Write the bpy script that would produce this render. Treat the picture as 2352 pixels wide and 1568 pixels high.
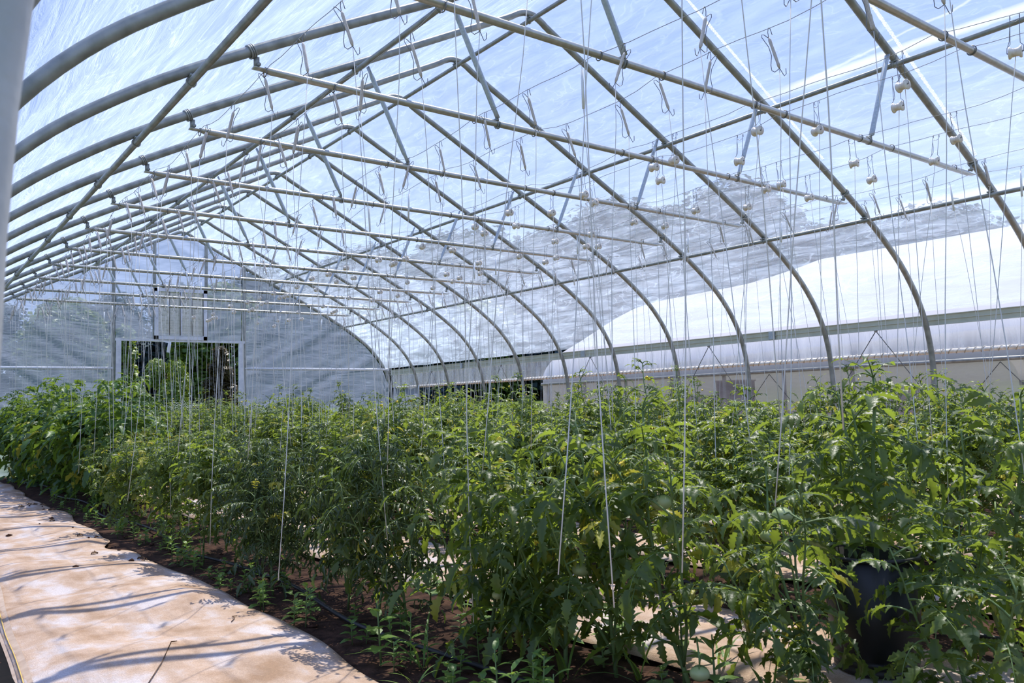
import bpy, math, random
from mathutils import Vector, Matrix

# ------------------------------------------------------------------ camera, sky, sun
SC = bpy.context.scene
for o in list(bpy.data.objects):
    bpy.data.objects.remove(o)
COL = SC.collection
CAM = Vector((-4.5986, -3.2444, 1.0))
F_PX, YAW, PITCH, ROLL = 1905.7, 0.6485, 0.0761, -0.0269
_f = Vector((math.sin(YAW) * math.cos(PITCH), math.cos(YAW) * math.cos(PITCH), math.sin(PITCH)))
_r = Vector((math.cos(YAW), -math.sin(YAW), 0))
_u = _r.cross(_f)
_r2 = _r * math.cos(ROLL) + _u * math.sin(ROLL)
_u2 = -_r * math.sin(ROLL) + _u * math.cos(ROLL)
cam_data = bpy.data.cameras.new('camera')
cam_data.sensor_width = 36
cam_data.lens = F_PX / 2352 * 36
cam_data.clip_start = 0.05
cam_data.clip_end = 1200
cam_data.dof.use_dof = True
cam_data.dof.focus_distance = 6.0
cam_data.dof.aperture_fstop = 9.0
cam = bpy.data.objects.new('camera', cam_data)
M4 = Matrix((( _r2.x, _u2.x, -_f.x, CAM.x), (_r2.y, _u2.y, -_f.y, CAM.y), (_r2.z, _u2.z, -_f.z, CAM.z), (0, 0, 0, 1)))
cam.matrix_world = M4
COL.objects.link(cam)
SC.camera = cam

SC.view_settings.view_transform = 'Standard'
SC.view_settings.look = 'None'
SC.view_settings.gamma = 1
SC.view_settings.use_curve_mapping = False
SC.view_settings.exposure = 0.4
SC.cycles.max_bounces = 7
SC.cycles.diffuse_bounces = 3
SC.cycles.glossy_bounces = 2
SC.cycles.transmission_bounces = 3
SC.cycles.transparent_max_bounces = 10
SC.cycles.caustics_reflective = False
SC.cycles.caustics_refractive = False
SC.cycles.use_denoising = True
SC.cycles.sample_clamp_indirect = 4

W = bpy.data.worlds.new('sky')
SC.world = W
W.use_nodes = True
wn, wl = W.node_tree.nodes, W.node_tree.links
wn.clear()


def wnode(t, **k):
    n = wn.new(t)
    for a, b in k.items():
        setattr(n, a, b)
    return n


def wmath(op, a, b=None, c=None, clamp=False):
    n = wn.new('ShaderNodeMath')
    n.operation = op
    n.use_clamp = clamp
    for i, v in enumerate((a, b, c)):
        if v is None:
            continue
        if isinstance(v, (int, float)):
            n.inputs[i].default_value = v
        else:
            wl.new(v, n.inputs[i])
    return n.outputs[0]


tc = wnode('ShaderNodeTexCoord')
sep = wnode('ShaderNodeSeparateXYZ')
wl.new(tc.outputs['Generated'], sep.inputs[0])
ramp = wnode('ShaderNodeValToRGB')
wl.new(sep.outputs['Z'], ramp.inputs[0])
cr = ramp.color_ramp
cr.elements[0].position = 0.0
cr.elements[0].color = (0.50, 0.62, 0.84, 1)
cr.elements[1].position = 0.14
cr.elements[1].color = (0.38, 0.51, 0.87, 1)
for p, c in ((0.4, (0.29, 0.42, 0.86, 1)), (1.0, (0.23, 0.35, 0.82, 1))):
    e = cr.elements.new(p)
    e.color = c


def contrail(d1, d2, width, soft, ext=0.05):
    """a straight band of ice cloud between two directions of the sky"""
    d1 = Vector(d1).normalized()
    d2 = Vector(d2).normalized()
    n = d1.cross(d2).normalized()
    t = (d2 - d1).normalized()
    nz = wnode('ShaderNodeTexNoise')
    nz.inputs['Scale'].default_value = 28
    nz.inputs['Detail'].default_value = 4
    wl.new(tc.outputs['Generated'], nz.inputs['Vector'])
    dn = wnode('ShaderNodeVectorMath', operation='DOT_PRODUCT')
    wl.new(tc.outputs['Generated'], dn.inputs[0])
    dn.inputs[1].default_value = n
    dt = wnode('ShaderNodeVectorMath', operation='DOT_PRODUCT')
    wl.new(tc.outputs['Generated'], dt.inputs[0])
    dt.inputs[1].default_value = t
    off = wmath('MULTIPLY', wmath('SUBTRACT', nz.outputs[0], 0.5), soft)
    ab = wmath('ABSOLUTE', wmath('ADD', dn.outputs['Value'], off))
    m = wmath('SUBTRACT', 1.0, wmath('DIVIDE', ab, width), clamp=True)
    m = wmath('POWER', m, 0.6)
    a, b = d1.dot(t), d2.dot(t)
    s = wmath('DIVIDE', wmath('SUBTRACT', dt.outputs['Value'], a), ext, clamp=True)
    e2 = wmath('DIVIDE', wmath('SUBTRACT', b + 0.5, dt.outputs['Value']), ext, clamp=True)
    return wmath('MULTIPLY', wmath('MULTIPLY', m, s), e2)


c1 = contrail((.755, .565, .325), (.875, .317, .372), 0.0058, 0.005, 0.08)
c2 = contrail((.85, .485, .195), (.916, .343, .21), 0.006, 0.006, 0.05)
c3 = contrail((.79, .52, .338), (.83, .42, .37), 0.0016, 0.012, 0.05)
cir = wnode('ShaderNodeTexNoise')
cir.inputs['Scale'].default_value = 2.2
cir.inputs['Detail'].default_value = 5
mp = wnode('ShaderNodeMapping')
mp.inputs['Scale'].default_value = (1, 1, 3.5)
wl.new(tc.outputs['Generated'], mp.inputs[0])
wl.new(mp.outputs[0], cir.inputs['Vector'])
cloud = wmath('MULTIPLY', wmath('SUBTRACT', cir.outputs[0], 0.5, clamp=True), 1.2, clamp=True)
tot = wmath('ADD', wmath('ADD', wmath('MULTIPLY', c1, 0.8), wmath('MULTIPLY', c2, 0.7)), wmath('MULTIPLY', c3, 0.5))
tot = wmath('ADD', tot, cloud, clamp=True)
mix = wnode('ShaderNodeMix', data_type='RGBA')
wl.new(tot, mix.inputs[0])
wl.new(ramp.outputs[0], mix.inputs[6])
mix.inputs[7].default_value = (0.93, 0.95, 1.0, 1)
bg = wnode('ShaderNodeBackground')
bg.inputs[1].default_value = 1.0
wl.new(mix.outputs[2], bg.inputs[0])
wo = wnode('ShaderNodeOutputWorld')
wl.new(bg.outputs[0], wo.inputs[0])

sun_data = bpy.data.lights.new('sun', 'SUN')
sun_data.energy = 5.0
sun_data.angle = 0.009
sun_data.color = (1.0, 0.95, 0.86)
sun = bpy.data.objects.new('sun', sun_data)
SUN_DIR = Vector((0.37, 0.30, 1.0)).normalized()
sun.rotation_euler = SUN_DIR.to_track_quat('Z', 'Y').to_euler()
sun.location = (6, 6, 20)
COL.objects.link(sun)

RND = random.Random(7)
S = 1.22          # hoop spacing
NH = 12           # hoop 11 carries the end wall


# ------------------------------------------------------------------ materials
def mat(name):
    m = bpy.data.materials.new(name)
    m.use_nodes = True
    n, l = m.node_tree.nodes, m.node_tree.links
    n.clear()
    out = n.new('ShaderNodeOutputMaterial')
    return m, n, l, out


def principled(name, col, rough=0.5, metal=0.0, var=0.0, scale=20, bump=0.0, bscale=80, col2=None, spec=0.5, coord='Object'):
    m, n, l, out = mat(name)
    p = n.new('ShaderNodeBsdfPrincipled')
    p.inputs['Roughness'].default_value = rough
    p.inputs['Metallic'].default_value = metal
    p.inputs['Specular IOR Level'].default_value = spec
    t = n.new('ShaderNodeTexCoord')
    if var or col2:
        nz = n.new('ShaderNodeTexNoise')
        nz.inputs['Scale'].default_value = scale
        nz.inputs['Detail'].default_value = 5
        l.new(t.outputs[coord], nz.inputs['Vector'])
        r = n.new('ShaderNodeValToRGB')
        c2 = col2 or tuple(c * (1 - var) for c in col)
        r.color_ramp.elements[0].position = 0.35
        r.color_ramp.elements[1].position = 0.65
        r.color_ramp.elements[0].color = (*c2, 1)
        r.color_ramp.elements[1].color = (*col, 1)
        l.new(nz.outputs[0], r.inputs[0])
        l.new(r.outputs[0], p.inputs['Base Color'])
    else:
        p.inputs['Base Color'].default_value = (*col, 1)
    if bump:
        nb = n.new('ShaderNodeTexNoise')
        nb.inputs['Scale'].default_value = bscale
        nb.inputs['Detail'].default_value = 4
        l.new(t.outputs[coord], nb.inputs['Vector'])
        b = n.new('ShaderNodeBump')
        b.inputs['Strength'].default_value = bump
        b.inputs['Distance'].default_value = 0.01
        l.new(nb.outputs[0], b.inputs['Height'])
        l.new(b.outputs[0], p.inputs['Normal'])
    l.new(p.outputs[0], out.inputs[0])
    return m


def film(name, haze, haze_col=(0.86, 0.9, 0.95), streak=(1.0, 9.0, 9.0), rot=(0, 0, 0), var=0.8, gloss=0.6, bump=0.5, sc=1.6, rough=0.07, graze=0.0, crease=0.0, front=0.2, low=0.0):
    """polyethylene film: clear, a little milky, wrinkled and glossy"""
    m, n, l, out = mat(name)
    t = n.new('ShaderNodeTexCoord')
    mp = n.new('ShaderNodeMapping')
    mp.inputs['Scale'].default_value = streak
    mp.inputs['Rotation'].default_value = rot
    l.new(t.outputs['Object'], mp.inputs[0])
    nz = n.new('ShaderNodeTexNoise')
    nz.inputs['Scale'].default_value = sc
    nz.inputs['Detail'].default_value = 6
    nz.inputs['Roughness'].default_value = 0.62
    nz.inputs['Distortion'].default_value = 0.6
    l.new(mp.outputs[0], nz.inputs['Vector'])
    hz = n.new('ShaderNodeMapRange')
    hz.inputs['From Min'].default_value = 0.35
    hz.inputs['From Max'].default_value = 0.72
    hz.inputs['To Min'].default_value = max(0.0, haze * (1 - var * 0.6))
    hz.inputs['To Max'].default_value = min(1.0, haze * (1 + var))
    l.new(nz.outputs[0], hz.inputs[0])
    if crease:
        mp2 = n.new('ShaderNodeMapping')
        mp2.inputs['Scale'].default_value = (3.2, 0.9, 3.2)
        mp2.inputs['Rotation'].default_value = (0.35, 0.1, 0.5)
        l.new(t.outputs['Object'], mp2.inputs[0])
        nc = n.new('ShaderNodeTexNoise')
        nc.inputs['Scale'].default_value = 1.3
        nc.inputs['Detail'].default_value = 3
        nc.inputs['Distortion'].default_value = 1.2
        l.new(mp2.outputs[0], nc.inputs['Vector'])
        r1 = n.new('ShaderNodeMath')
        r1.operation = 'SUBTRACT'
        r1.inputs[1].default_value = 0.5
        l.new(nc.outputs[0], r1.inputs[0])
        r2 = n.new('ShaderNodeMath')
        r2.operation = 'ABSOLUTE'
        l.new(r1.outputs[0], r2.inputs[0])
        r3 = n.new('ShaderNodeMapRange')
        r3.inputs['From Min'].default_value = 0.0
        r3.inputs['From Max'].default_value = 0.02
        r3.inputs['To Min'].default_value = crease
        r3.inputs['To Max'].default_value = 0.0
        l.new(r2.outputs[0], r3.inputs[0])
        r4 = n.new('ShaderNodeMath')
        r4.operation = 'ADD'
        l.new(hz.outputs[0], r4.inputs[0])
        l.new(r3.outputs[0], r4.inputs[1])
        hz = r4
    bp = n.new('ShaderNodeBump')
    bp.inputs['Strength'].default_value = bump
    bp.inputs['Distance'].default_value = 0.03
    l.new(nz.outputs[0], bp.inputs['Height'])
    tr = n.new('ShaderNodeBsdfTransparent')
    tr.inputs[0].default_value = (0.97, 0.98, 0.99, 1)
    tl = n.new('ShaderNodeBsdfTranslucent')
    tl.inputs[0].default_value = (*haze_col, 1)
    l.new(bp.outputs[0], tl.inputs['Normal'])
    df = n.new('ShaderNodeBsdfDiffuse')
    df.inputs[0].default_value = (*haze_col, 1)
    l.new(bp.outputs[0], df.inputs['Normal'])
    mh = n.new('ShaderNodeMixShader')
    mh.inputs[0].default_value = front
    l.new(tl.outputs[0], mh.inputs[1])
    l.new(df.outputs[0], mh.inputs[2])
    m1 = n.new('ShaderNodeMixShader')
    fw = n.new('ShaderNodeLayerWeight')
    fw.inputs[0].default_value = 0.5
    pw = n.new('ShaderNodeMath')
    pw.operation = 'POWER'
    pw.inputs[1].default_value = 2.0
    l.new(fw.outputs['Facing'], pw.inputs[0])
    ma = n.new('ShaderNodeMath')
    ma.operation = 'MULTIPLY_ADD'
    ma.inputs[1].default_value = graze
    ma.inputs[2].default_value = 1.0 - 0.35 * min(1.0, graze)
    l.new(pw.outputs[0], ma.inputs[0])
    mk = n.new('ShaderNodeMath')
    mk.operation = 'MULTIPLY'
    mk.use_clamp = True
    l.new(ma.outputs[0], mk.inputs[0])
    l.new(hz.outputs[0], mk.inputs[1])
    if low:
        # the film is milkier low on the slopes
        sx = n.new('ShaderNodeSeparateXYZ')
        l.new(t.outputs['Object'], sx.inputs[0])
        mz = n.new('ShaderNodeMapRange')
        mz.inputs['From Min'].default_value = 2.2
        mz.inputs['From Max'].default_value = 3.6
        mz.inputs['To Min'].default_value = low
        mz.inputs['To Max'].default_value = 1.0
        l.new(sx.outputs['Z'], mz.inputs[0])
        mq = n.new('ShaderNodeMath')
        mq.operation = 'MULTIPLY'
        mq.use_clamp = True
        l.new(mk.outputs[0], mq.inputs[0])
        l.new(mz.outputs[0], mq.inputs[1])
        mk = mq
    l.new(mk.outputs[0], m1.inputs[0])
    l.new(tr.outputs[0], m1.inputs[1])
    l.new(mh.outputs[0], m1.inputs[2])
    gl = n.new('ShaderNodeBsdfGlossy')
    gl.inputs['Roughness'].default_value = rough
    gl.inputs[0].default_value = (0.95, 0.97, 1, 1)
    l.new(bp.outputs[0], gl.inputs['Normal'])
    lw = n.new('ShaderNodeLayerWeight')
    lw.inputs[0].default_value = 0.22
    l.new(bp.outputs[0], lw.inputs['Normal'])
    mg = n.new('ShaderNodeMath')
    mg.operation = 'MULTIPLY'
    mg.inputs[1].default_value = gloss
    l.new(lw.outputs['Fresnel'], mg.inputs[0])
    m2 = n.new('ShaderNodeMixShader')
    l.new(mg.outputs[0], m2.inputs[0])
    l.new(m1.outputs[0], m2.inputs[1])
    l.new(gl.outputs[0], m2.inputs[2])
    l.new(m2.outputs[0], out.inputs[0])
    return m


def leafmat(name, dark, light, trans, rough=0.45, tfac=0.35, hue_obj=0.3):
    m, n, l, out = mat(name)
    g = n.new('ShaderNodeNewGeometry')
    oi = n.new('ShaderNodeObjectInfo')
    a = n.new('ShaderNodeMath')
    a.operation = 'MULTIPLY_ADD'
    a.inputs[1].default_value = hue_obj
    l.new(oi.outputs['Random'], a.inputs[0])
    b = n.new('ShaderNodeMath')
    b.operation = 'MULTIPLY'
    b.inputs[1].default_value = 1 - hue_obj
    l.new(g.outputs['Random Per Island'], b.inputs[0])
    l.new(b.outputs[0], a.inputs[2])
    r = n.new('ShaderNodeValToRGB')
    r.color_ramp.elements[0].color = (*dark, 1)
    r.color_ramp.elements[1].color = (*light, 1)
    l.new(a.outputs[0], r.inputs[0])
    tcx = n.new('ShaderNodeTexCoord')
    nz = n.new('ShaderNodeTexNoise')
    nz.inputs['Scale'].default_value = 45
    nz.inputs['Detail'].default_value = 3
    l.new(tcx.outputs['Object'], nz.inputs['Vector'])
    bp = n.new('ShaderNodeBump')
    bp.inputs['Strength'].default_value = 0.35
    bp.inputs['Distance'].default_value = 0.01
    l.new(nz.outputs[0], bp.inputs['Height'])
    p = n.new('ShaderNodeBsdfPrincipled')
    p.inputs['Roughness'].default_value = rough
    p.inputs['Specular IOR Level'].default_value = 0.45
    l.new(r.outputs[0], p.inputs['Base Color'])
    l.new(bp.outputs[0], p.inputs['Normal'])
    tl = n.new('ShaderNodeBsdfTranslucent')
    mc = n.new('ShaderNodeMix')
    mc.data_type = 'RGBA'
    l.new(a.outputs[0], mc.inputs[0])
    mc.inputs[6].default_value = (*[c * 0.6 for c in trans], 1)
    mc.inputs[7].default_value = (*trans, 1)
    l.new(mc.outputs[2], tl.inputs[0])
    mx = n.new('ShaderNodeMixShader')
    mx.inputs[0].default_value = tfac
    l.new(p.outputs[0], mx.inputs[1])
    l.new(tl.outputs[0], mx.inputs[2])
    l.new(mx.outputs[0], out.inputs[0])
    return m


M = {}
M['steel'] = principled('galvanised_steel', (0.33, 0.34, 0.315), 0.42, 0.35, col2=(0.22, 0.23, 0.21), scale=14, bump=0.05)
M['steel_lit'] = principled('lit_post_steel', (0.66, 0.66, 0.62), 0.5, 0.1, col2=(0.5, 0.51, 0.49), scale=9, bump=0.1)  # hoop steel lightened, the light on the near post is put into the colour
M['steel_new'] = principled('bright_zinc', (0.46, 0.51, 0.54), 0.35, 0.3, col2=(0.36, 0.41, 0.44), scale=60)
M['steel_tie'] = principled('polished_tube', (0.52, 0.52, 0.48), 0.3, 0.45, col2=(0.42, 0.42, 0.38), scale=30)
M['wire'] = principled('iron_wire', (0.20, 0.20, 0.19), 0.5, 0.6)
M['wire_light'] = principled('zinc_wire', (0.42, 0.42, 0.40), 0.5, 0.5)
M['twine'] = principled('white_twine', (0.74, 0.72, 0.68), 0.9)
M['twine_wound'] = principled('wound_twine', (0.86, 0.80, 0.75), 0.95, col2=(0.66, 0.60, 0.55), scale=260, bump=0.6, bscale=500)
M['roller'] = principled('cream_roller', (0.92, 0.87, 0.79), 0.6, col2=(0.72, 0.62, 0.52), scale=35)
M['plastic_tube'] = principled('white_plastic', (0.85, 0.87, 0.88), 0.3)
M['hip'] = principled('aluminium_channel', (0.62, 0.62, 0.50), 0.45, 0.15, col2=(0.50, 0.51, 0.40), scale=5)
M['rope'] = principled('tan_rope', (0.60, 0.53, 0.42), 0.9, col2=(0.42, 0.36, 0.28), scale=60, bump=0.6, bscale=160)
M['cord'] = principled('grey_cord', (0.10, 0.10, 0.10), 0.8)
M['black'] = principled('black_plastic', (0.012, 0.012, 0.014), 0.45, col2=(0.02, 0.018, 0.017), scale=8)
M['matt_black'] = principled('matt_black_strip', (0.008, 0.008, 0.008), 0.95, col2=(0.014, 0.012, 0.011), scale=10, spec=0.1)
M['hose'] = principled('black_hose', (0.012, 0.012, 0.013), 0.5)
M['alu_frame'] = principled('painted_frame', (0.80, 0.81, 0.84), 0.5, 0.0, col2=(0.64, 0.66, 0.7), scale=12)
M['louvre'] = principled('white_louvre', (0.88, 0.88, 0.84), 0.5, 0.0, col2=(0.66, 0.66, 0.58), scale=18)
M['soil'] = principled('dark_soil', (0.085, 0.045, 0.030), 0.95, col2=(0.028, 0.016, 0.012), scale=14, bump=1.0, bscale=70, coord='Object', spec=0.1)
M['clod'] = principled('soil_clod', (0.09, 0.045, 0.03), 0.95, col2=(0.035, 0.02, 0.014), scale=60, bump=0.8, spec=0.1)
M['lawn'] = principled('lawn', (0.13, 0.17, 0.035), 0.9, col2=(0.07, 0.11, 0.022), scale=0.6, bump=0.6, bscale=12, spec=0.1)
M['stem'] = principled('green_stem', (0.16, 0.24, 0.075), 0.6, col2=(0.11, 0.17, 0.05), scale=18, bump=0.2, bscale=120)
M['stem_dark'] = principled('dry_stem', (0.10, 0.09, 0.05), 0.8, col2=(0.05, 0.06, 0.025), scale=20)
M['petal'] = principled('yellow_petal', (0.85, 0.66, 0.06), 0.6)
M['white_petal'] = principled('white_petal', (0.85, 0.85, 0.82), 0.6)
M['tomato'] = principled('unripe_tomato', (0.42, 0.46, 0.22), 0.35, col2=(0.30, 0.38, 0.14), scale=9)
M['bark'] = principled('bark', (0.10, 0.075, 0.05), 0.95, var=0.4)
M['paint_car'] = principled('blue_car_paint', (0.22, 0.32, 0.52), 0.25, 0.3)
M['car_glass'] = principled('car_glass', (0.25, 0.3, 0.36), 0.1)
M['tyre'] = principled('tyre_rubber', (0.02, 0.02, 0.02), 0.8)
M['crate'] = principled('dull_crate', (0.14, 0.12, 0.12), 0.8, var=0.3)
M['bench'] = principled('bench_wood', (0.36, 0.30, 0.26), 0.8, var=0.3)
M['dry'] = principled('dead_leaf', (0.16, 0.09, 0.045), 0.9, col2=(0.07, 0.04, 0.022), scale=40)
M['white_line'] = film('white_film_line', 0.6, haze_col=(1, 1, 1), streak=(30, 30, 30), sc=3, bump=1, gloss=0.2, var=0.5)
M['film_roof'] = film('roof_film', 0.18, haze_col=(0.72, 0.84, 1.0), streak=(9.0, 1.3, 9.0), sc=1.1, bump=0.8, gloss=0.12, var=0.6, graze=2.1, crease=0.10, low=2.0)
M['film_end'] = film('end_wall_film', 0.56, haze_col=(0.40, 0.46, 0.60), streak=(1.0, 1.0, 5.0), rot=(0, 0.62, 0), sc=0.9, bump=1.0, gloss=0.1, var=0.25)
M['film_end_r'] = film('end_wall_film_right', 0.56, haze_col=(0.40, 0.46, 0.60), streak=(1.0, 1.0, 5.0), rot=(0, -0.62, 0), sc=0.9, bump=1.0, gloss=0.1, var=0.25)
M['film_side'] = film('curtain_film', 0.26, haze_col=(0.80, 0.86, 0.96), streak=(1, 6, 0.8), sc=1.5, bump=0.6, gloss=0.3)
M['film_white'] = film('neighbour_film', 0.93, haze_col=(0.66, 0.63, 0.59), streak=(1, 0.6, 1), sc=0.5, bump=0.2, gloss=0.2, var=0.06, front=0.75)
M['film_dull'] = film('neighbour_curtain', 0.45, haze_col=(0.72, 0.67, 0.67), streak=(1, 1, 5), sc=0.8, bump=0.4, gloss=0.3, var=0.4, front=0.5)
M['leaf'] = leafmat('tomato_leaf', (0.026, 0.062, 0.014), (0.10, 0.15, 0.036), (0.43, 0.56, 0.06), tfac=0.42, rough=0.42)
M['leaf_dull'] = leafmat('curled_leaf', (0.035, 0.06, 0.02), (0.085, 0.12, 0.042), (0.20, 0.30, 0.05), tfac=0.25, rough=0.38)
M['leaf_bush'] = leafmat('bushy_leaf', (0.02, 0.065, 0.012), (0.07, 0.16, 0.025), (0.34, 0.50, 0.05), tfac=0.32)
M['leaf_yellow'] = leafmat('yellowing_leaf', (0.20, 0.22, 0.03), (0.42, 0.40, 0.05), (0.7, 0.65, 0.08), tfac=0.35)
M['leaf_weed'] = leafmat('weed_leaf', (0.07, 0.16, 0.03), (0.16, 0.28, 0.05), (0.45, 0.6, 0.08), tfac=0.35)
M['tree_a'] = leafmat('tree_foliage', (0.035, 0.075, 0.015), (0.10, 0.16, 0.03), (0.28, 0.38, 0.05), tfac=0.25, hue_obj=0.4)
M['tree_far'] = leafmat('hazed_tree_foliage', (0.05, 0.085, 0.10), (0.08, 0.125, 0.135), (0.12, 0.18, 0.13), tfac=0.15, hue_obj=0.4, rough=0.9)  # pale blue haze of distance mixed into the foliage colour
M['tree_b'] = leafmat('bright_tree_foliage', (0.06, 0.12, 0.02), (0.16, 0.24, 0.035), (0.4, 0.5, 0.06), tfac=0.3, hue_obj=0.3)
M['tree_c'] = leafmat('rusty_conifer_foliage', (0.05, 0.04, 0.015), (0.11, 0.08, 0.03), (0.2, 0.14, 0.04), tfac=0.15)


def matmaterial():
    """woven white ground cover, dusty, with brown stains and a herringbone weave"""
    m, n, l, out = mat('woven_ground_cover')
    t = n.new('ShaderNodeTexCoord')
    p = n.new('ShaderNodeBsdfPrincipled')
    p.inputs['Roughness'].default_value = 0.75
    p.inputs['Specular IOR Level'].default_value = 0.25
    n1 = n.new('ShaderNodeTexNoise')
    n1.inputs['Scale'].default_value = 3.4
    n1.inputs['Detail'].default_value = 8
    n1.inputs['Roughness'].default_value = 0.62
    mp = n.new('ShaderNodeMapping')
    mp.inputs['Scale'].default_value = (1.35, 1.0, 1)
    l.new(t.outputs['Object'], mp.inputs[0])
    l.new(mp.outputs[0], n1.inputs['Vector'])
    r = n.new('ShaderNodeValToRGB')
    r.color_ramp.elements[0].position = 0.33
    r.color_ramp.elements[0].color = (0.38, 0.24, 0.145, 1)
    r.color_ramp.elements[1].position = 0.64
    r.color_ramp.elements[1].color = (0.62, 0.55, 0.53, 1)
    e = r.color_ramp.elements.new(0.5)
    e.color = (0.53, 0.38, 0.28, 1)
    l.new(n1.outputs[0], r.inputs[0])
    wv = n.new('ShaderNodeTexWave')
    wv.inputs['Scale'].default_value = 62
    wv.inputs['Distortion'].default_value = 3.5
    wv.inputs['Detail'].default_value = 2
    wv.inputs['Detail Scale'].default_value = 3
    wv.bands_direction = 'DIAGONAL'
    l.new(t.outputs['Object'], wv.inputs['Vector'])
    n2 = n.new('ShaderNodeTexNoise')
    n2.inputs['Scale'].default_value = 230
    l.new(t.outputs['Object'], n2.inputs['Vector'])
    mm = n.new('ShaderNodeMath')
    mm.operation = 'MULTIPLY'
    l.new(wv.outputs['Fac'], mm.inputs[0])
    l.new(n2.outputs[0], mm.inputs[1])
    mr = n.new('ShaderNodeMapRange')
    mr.inputs['From Min'].default_value = 0.05
    mr.inputs['From Max'].default_value = 0.5
    mr.inputs['To Min'].default_value = 0.74
    mr.inputs['To Max'].default_value = 1.15
    l.new(mm.outputs[0], mr.inputs[0])
    mc = n.new('ShaderNodeMix')
    mc.data_type = 'RGBA'
    mc.blend_type = 'MULTIPLY'
    mc.inputs[0].default_value = 1
    l.new(r.outputs[0], mc.inputs[6])
    l.new(mr.outputs[0], mc.inputs[7])
    l.new(mc.outputs[2], p.inputs['Base Color'])
    b = n.new('ShaderNodeBump')
    b.inputs['Strength'].default_value = 0.45
    b.inputs['Distance'].default_value = 0.006
    l.new(mm.outputs[0], b.inputs['Height'])
    l.new(b.outputs[0], p.inputs['Normal'])
    l.new(p.outputs[0], out.inputs[0])
    return m


M['mat'] = matmaterial()
M['selvedge'] = principled('selvedge', (0.50, 0.38, 0.29), 0.85, col2=(0.40, 0.29, 0.21), scale=20)
M['yellow_thread'] = principled('yellow_thread', (0.80, 0.52, 0.13), 0.8)


# ------------------------------------------------------------------ geometry helpers
class MB:
    def __init__(self):
        self.v, self.f, self.m = [], [], []

    def add(self, vs, fs, mi=0):
        b = len(self.v)
        self.v.extend([tuple(x) for x in vs])
        self.f.extend([tuple(i + b for i in f) for f in fs])
        self.m.extend([mi] * len(fs))

    def box(self, c, s, mi=0, rot=None):
        vs = []
        for x in (-.5, .5):
            for y in (-.5, .5):
                for z in (-.5, .5):
                    p = Vector((x * s[0], y * s[1], z * s[2]))
                    if rot:
                        p = rot @ p
                    vs.append(p + Vector(c))
        self.add(vs, [(0, 1, 3, 2), (4, 6, 7, 5), (0, 4, 5, 1), (2, 3, 7, 6), (0, 2, 6, 4), (1, 5, 7, 3)], mi)

    def tube(self, pts, r, n=8, mi=0, cap=True, squash=None):
        pts = [Vector(p) for p in pts]
        k = len(pts)
        rs = r if isinstance(r, (list, tuple)) else [r] * k
        t0 = (pts[1] - pts[0]).normalized()
        a = Vector((0, 0, 1)) if abs(t0.z) < 0.9 else Vector((1, 0, 0))
        u = t0.cross(a).normalized()
        vs = []
        for i, p in enumerate(pts):
            if i == 0:
                t = t0
            elif i == k - 1:
                t = (pts[i] - pts[i - 1])
            else:
                t = (pts[i + 1] - pts[i - 1])
            t = t.normalized() if t.length > 1e-9 else t0
            u = (u - t * u.dot(t))
            u = u.normalized() if u.length > 1e-6 else t.orthogonal().normalized()
            w = t.cross(u)
            sq = squash[i] if squash else (1, 1)
            for j in range(n):
                an = 2 * math.pi * j / n
                vs.append(p + u * (math.cos(an) * rs[i] * sq[0]) + w * (math.sin(an) * rs[i] * sq[1]))
        fs = []
        for i in range(k - 1):
            for j in range(n):
                j2 = (j + 1) % n
                fs.append((i * n + j, i * n + j2, (i + 1) * n + j2, (i + 1) * n + j))
        if cap:
            fs.append(tuple(range(n - 1, -1, -1)))
            fs.append(tuple((k - 1) * n + j for j in range(n)))
        self.add(vs, fs, mi)

    def lathe(self, prof, n=20, axis='Z', o=(0, 0, 0), mi=0):
        vs, fs = [], []
        o = Vector(o)
        for (r, h) in prof:
            for j in range(n):
                an = 2 * math.pi * j / n
                a, b = math.cos(an) * r, math.sin(an) * r
                vs.append(o + (Vector((a, b, h)) if axis == 'Z' else Vector((a, h, b)) if axis == 'Y' else Vector((h, a, b))))
        for i in range(len(prof) - 1):
            for j in range(n):
                j2 = (j + 1) % n
                fs.append((i * n + j, i * n + j2, (i + 1) * n + j2, (i + 1) * n + j))
        self.add(vs, fs, mi)

    def mesh(self, name, mats, smooth=True):
        me = bpy.data.meshes.new(name)
        me.from_pydata(self.v, [], self.f)
        for mm in (mats if isinstance(mats, (list, tuple)) else [mats]):
            me.materials.append(mm)
        if any(self.m):
            me.polygons.foreach_set('material_index', self.m)
        if smooth:
            me.polygons.foreach_set('use_smooth', [True] * len(self.f))
        me.update()
        return me

    def build(self, name, mats, parent=None, smooth=True):
        return link(name, self.mesh(name, mats, smooth), parent)


def link(name, me, parent=None, loc=None):
    o = bpy.data.objects.new(name, me)
    COL.objects.link(o)
    if parent:
        o.parent = parent
    if loc:
        o.location = loc
    return o


def tag(o, label=None, cat=None, group=None, kind=None):
    if label:
        o['label'] = label
    if cat:
        o['category'] = cat
    if group:
        o['group'] = group
    if kind:
        o['kind'] = kind
    return o


def empty(name, loc, label, cat, group=None, rot=(0, 0, 0)):
    o = bpy.data.objects.new(name, None)
    o.empty_display_size = 0.1
    o.location = loc
    o.rotation_euler = rot
    COL.objects.link(o)
    return tag(o, label, cat, group)


def clone(o, loc, rot, label, group=None):
    """copy a thing together with its parts and their sub-parts"""
    c = o.copy()
    COL.objects.link(c)
    c.location = loc
    c.rotation_euler = rot
    c['label'] = label
    if group:
        c['group'] = group
    for ch in o.children:
        d = ch.copy()
        COL.objects.link(d)
        d.parent = c
        for g in ch.children:
            h = g.copy()
            COL.objects.link(h)
            h.parent = d
    return c


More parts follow.
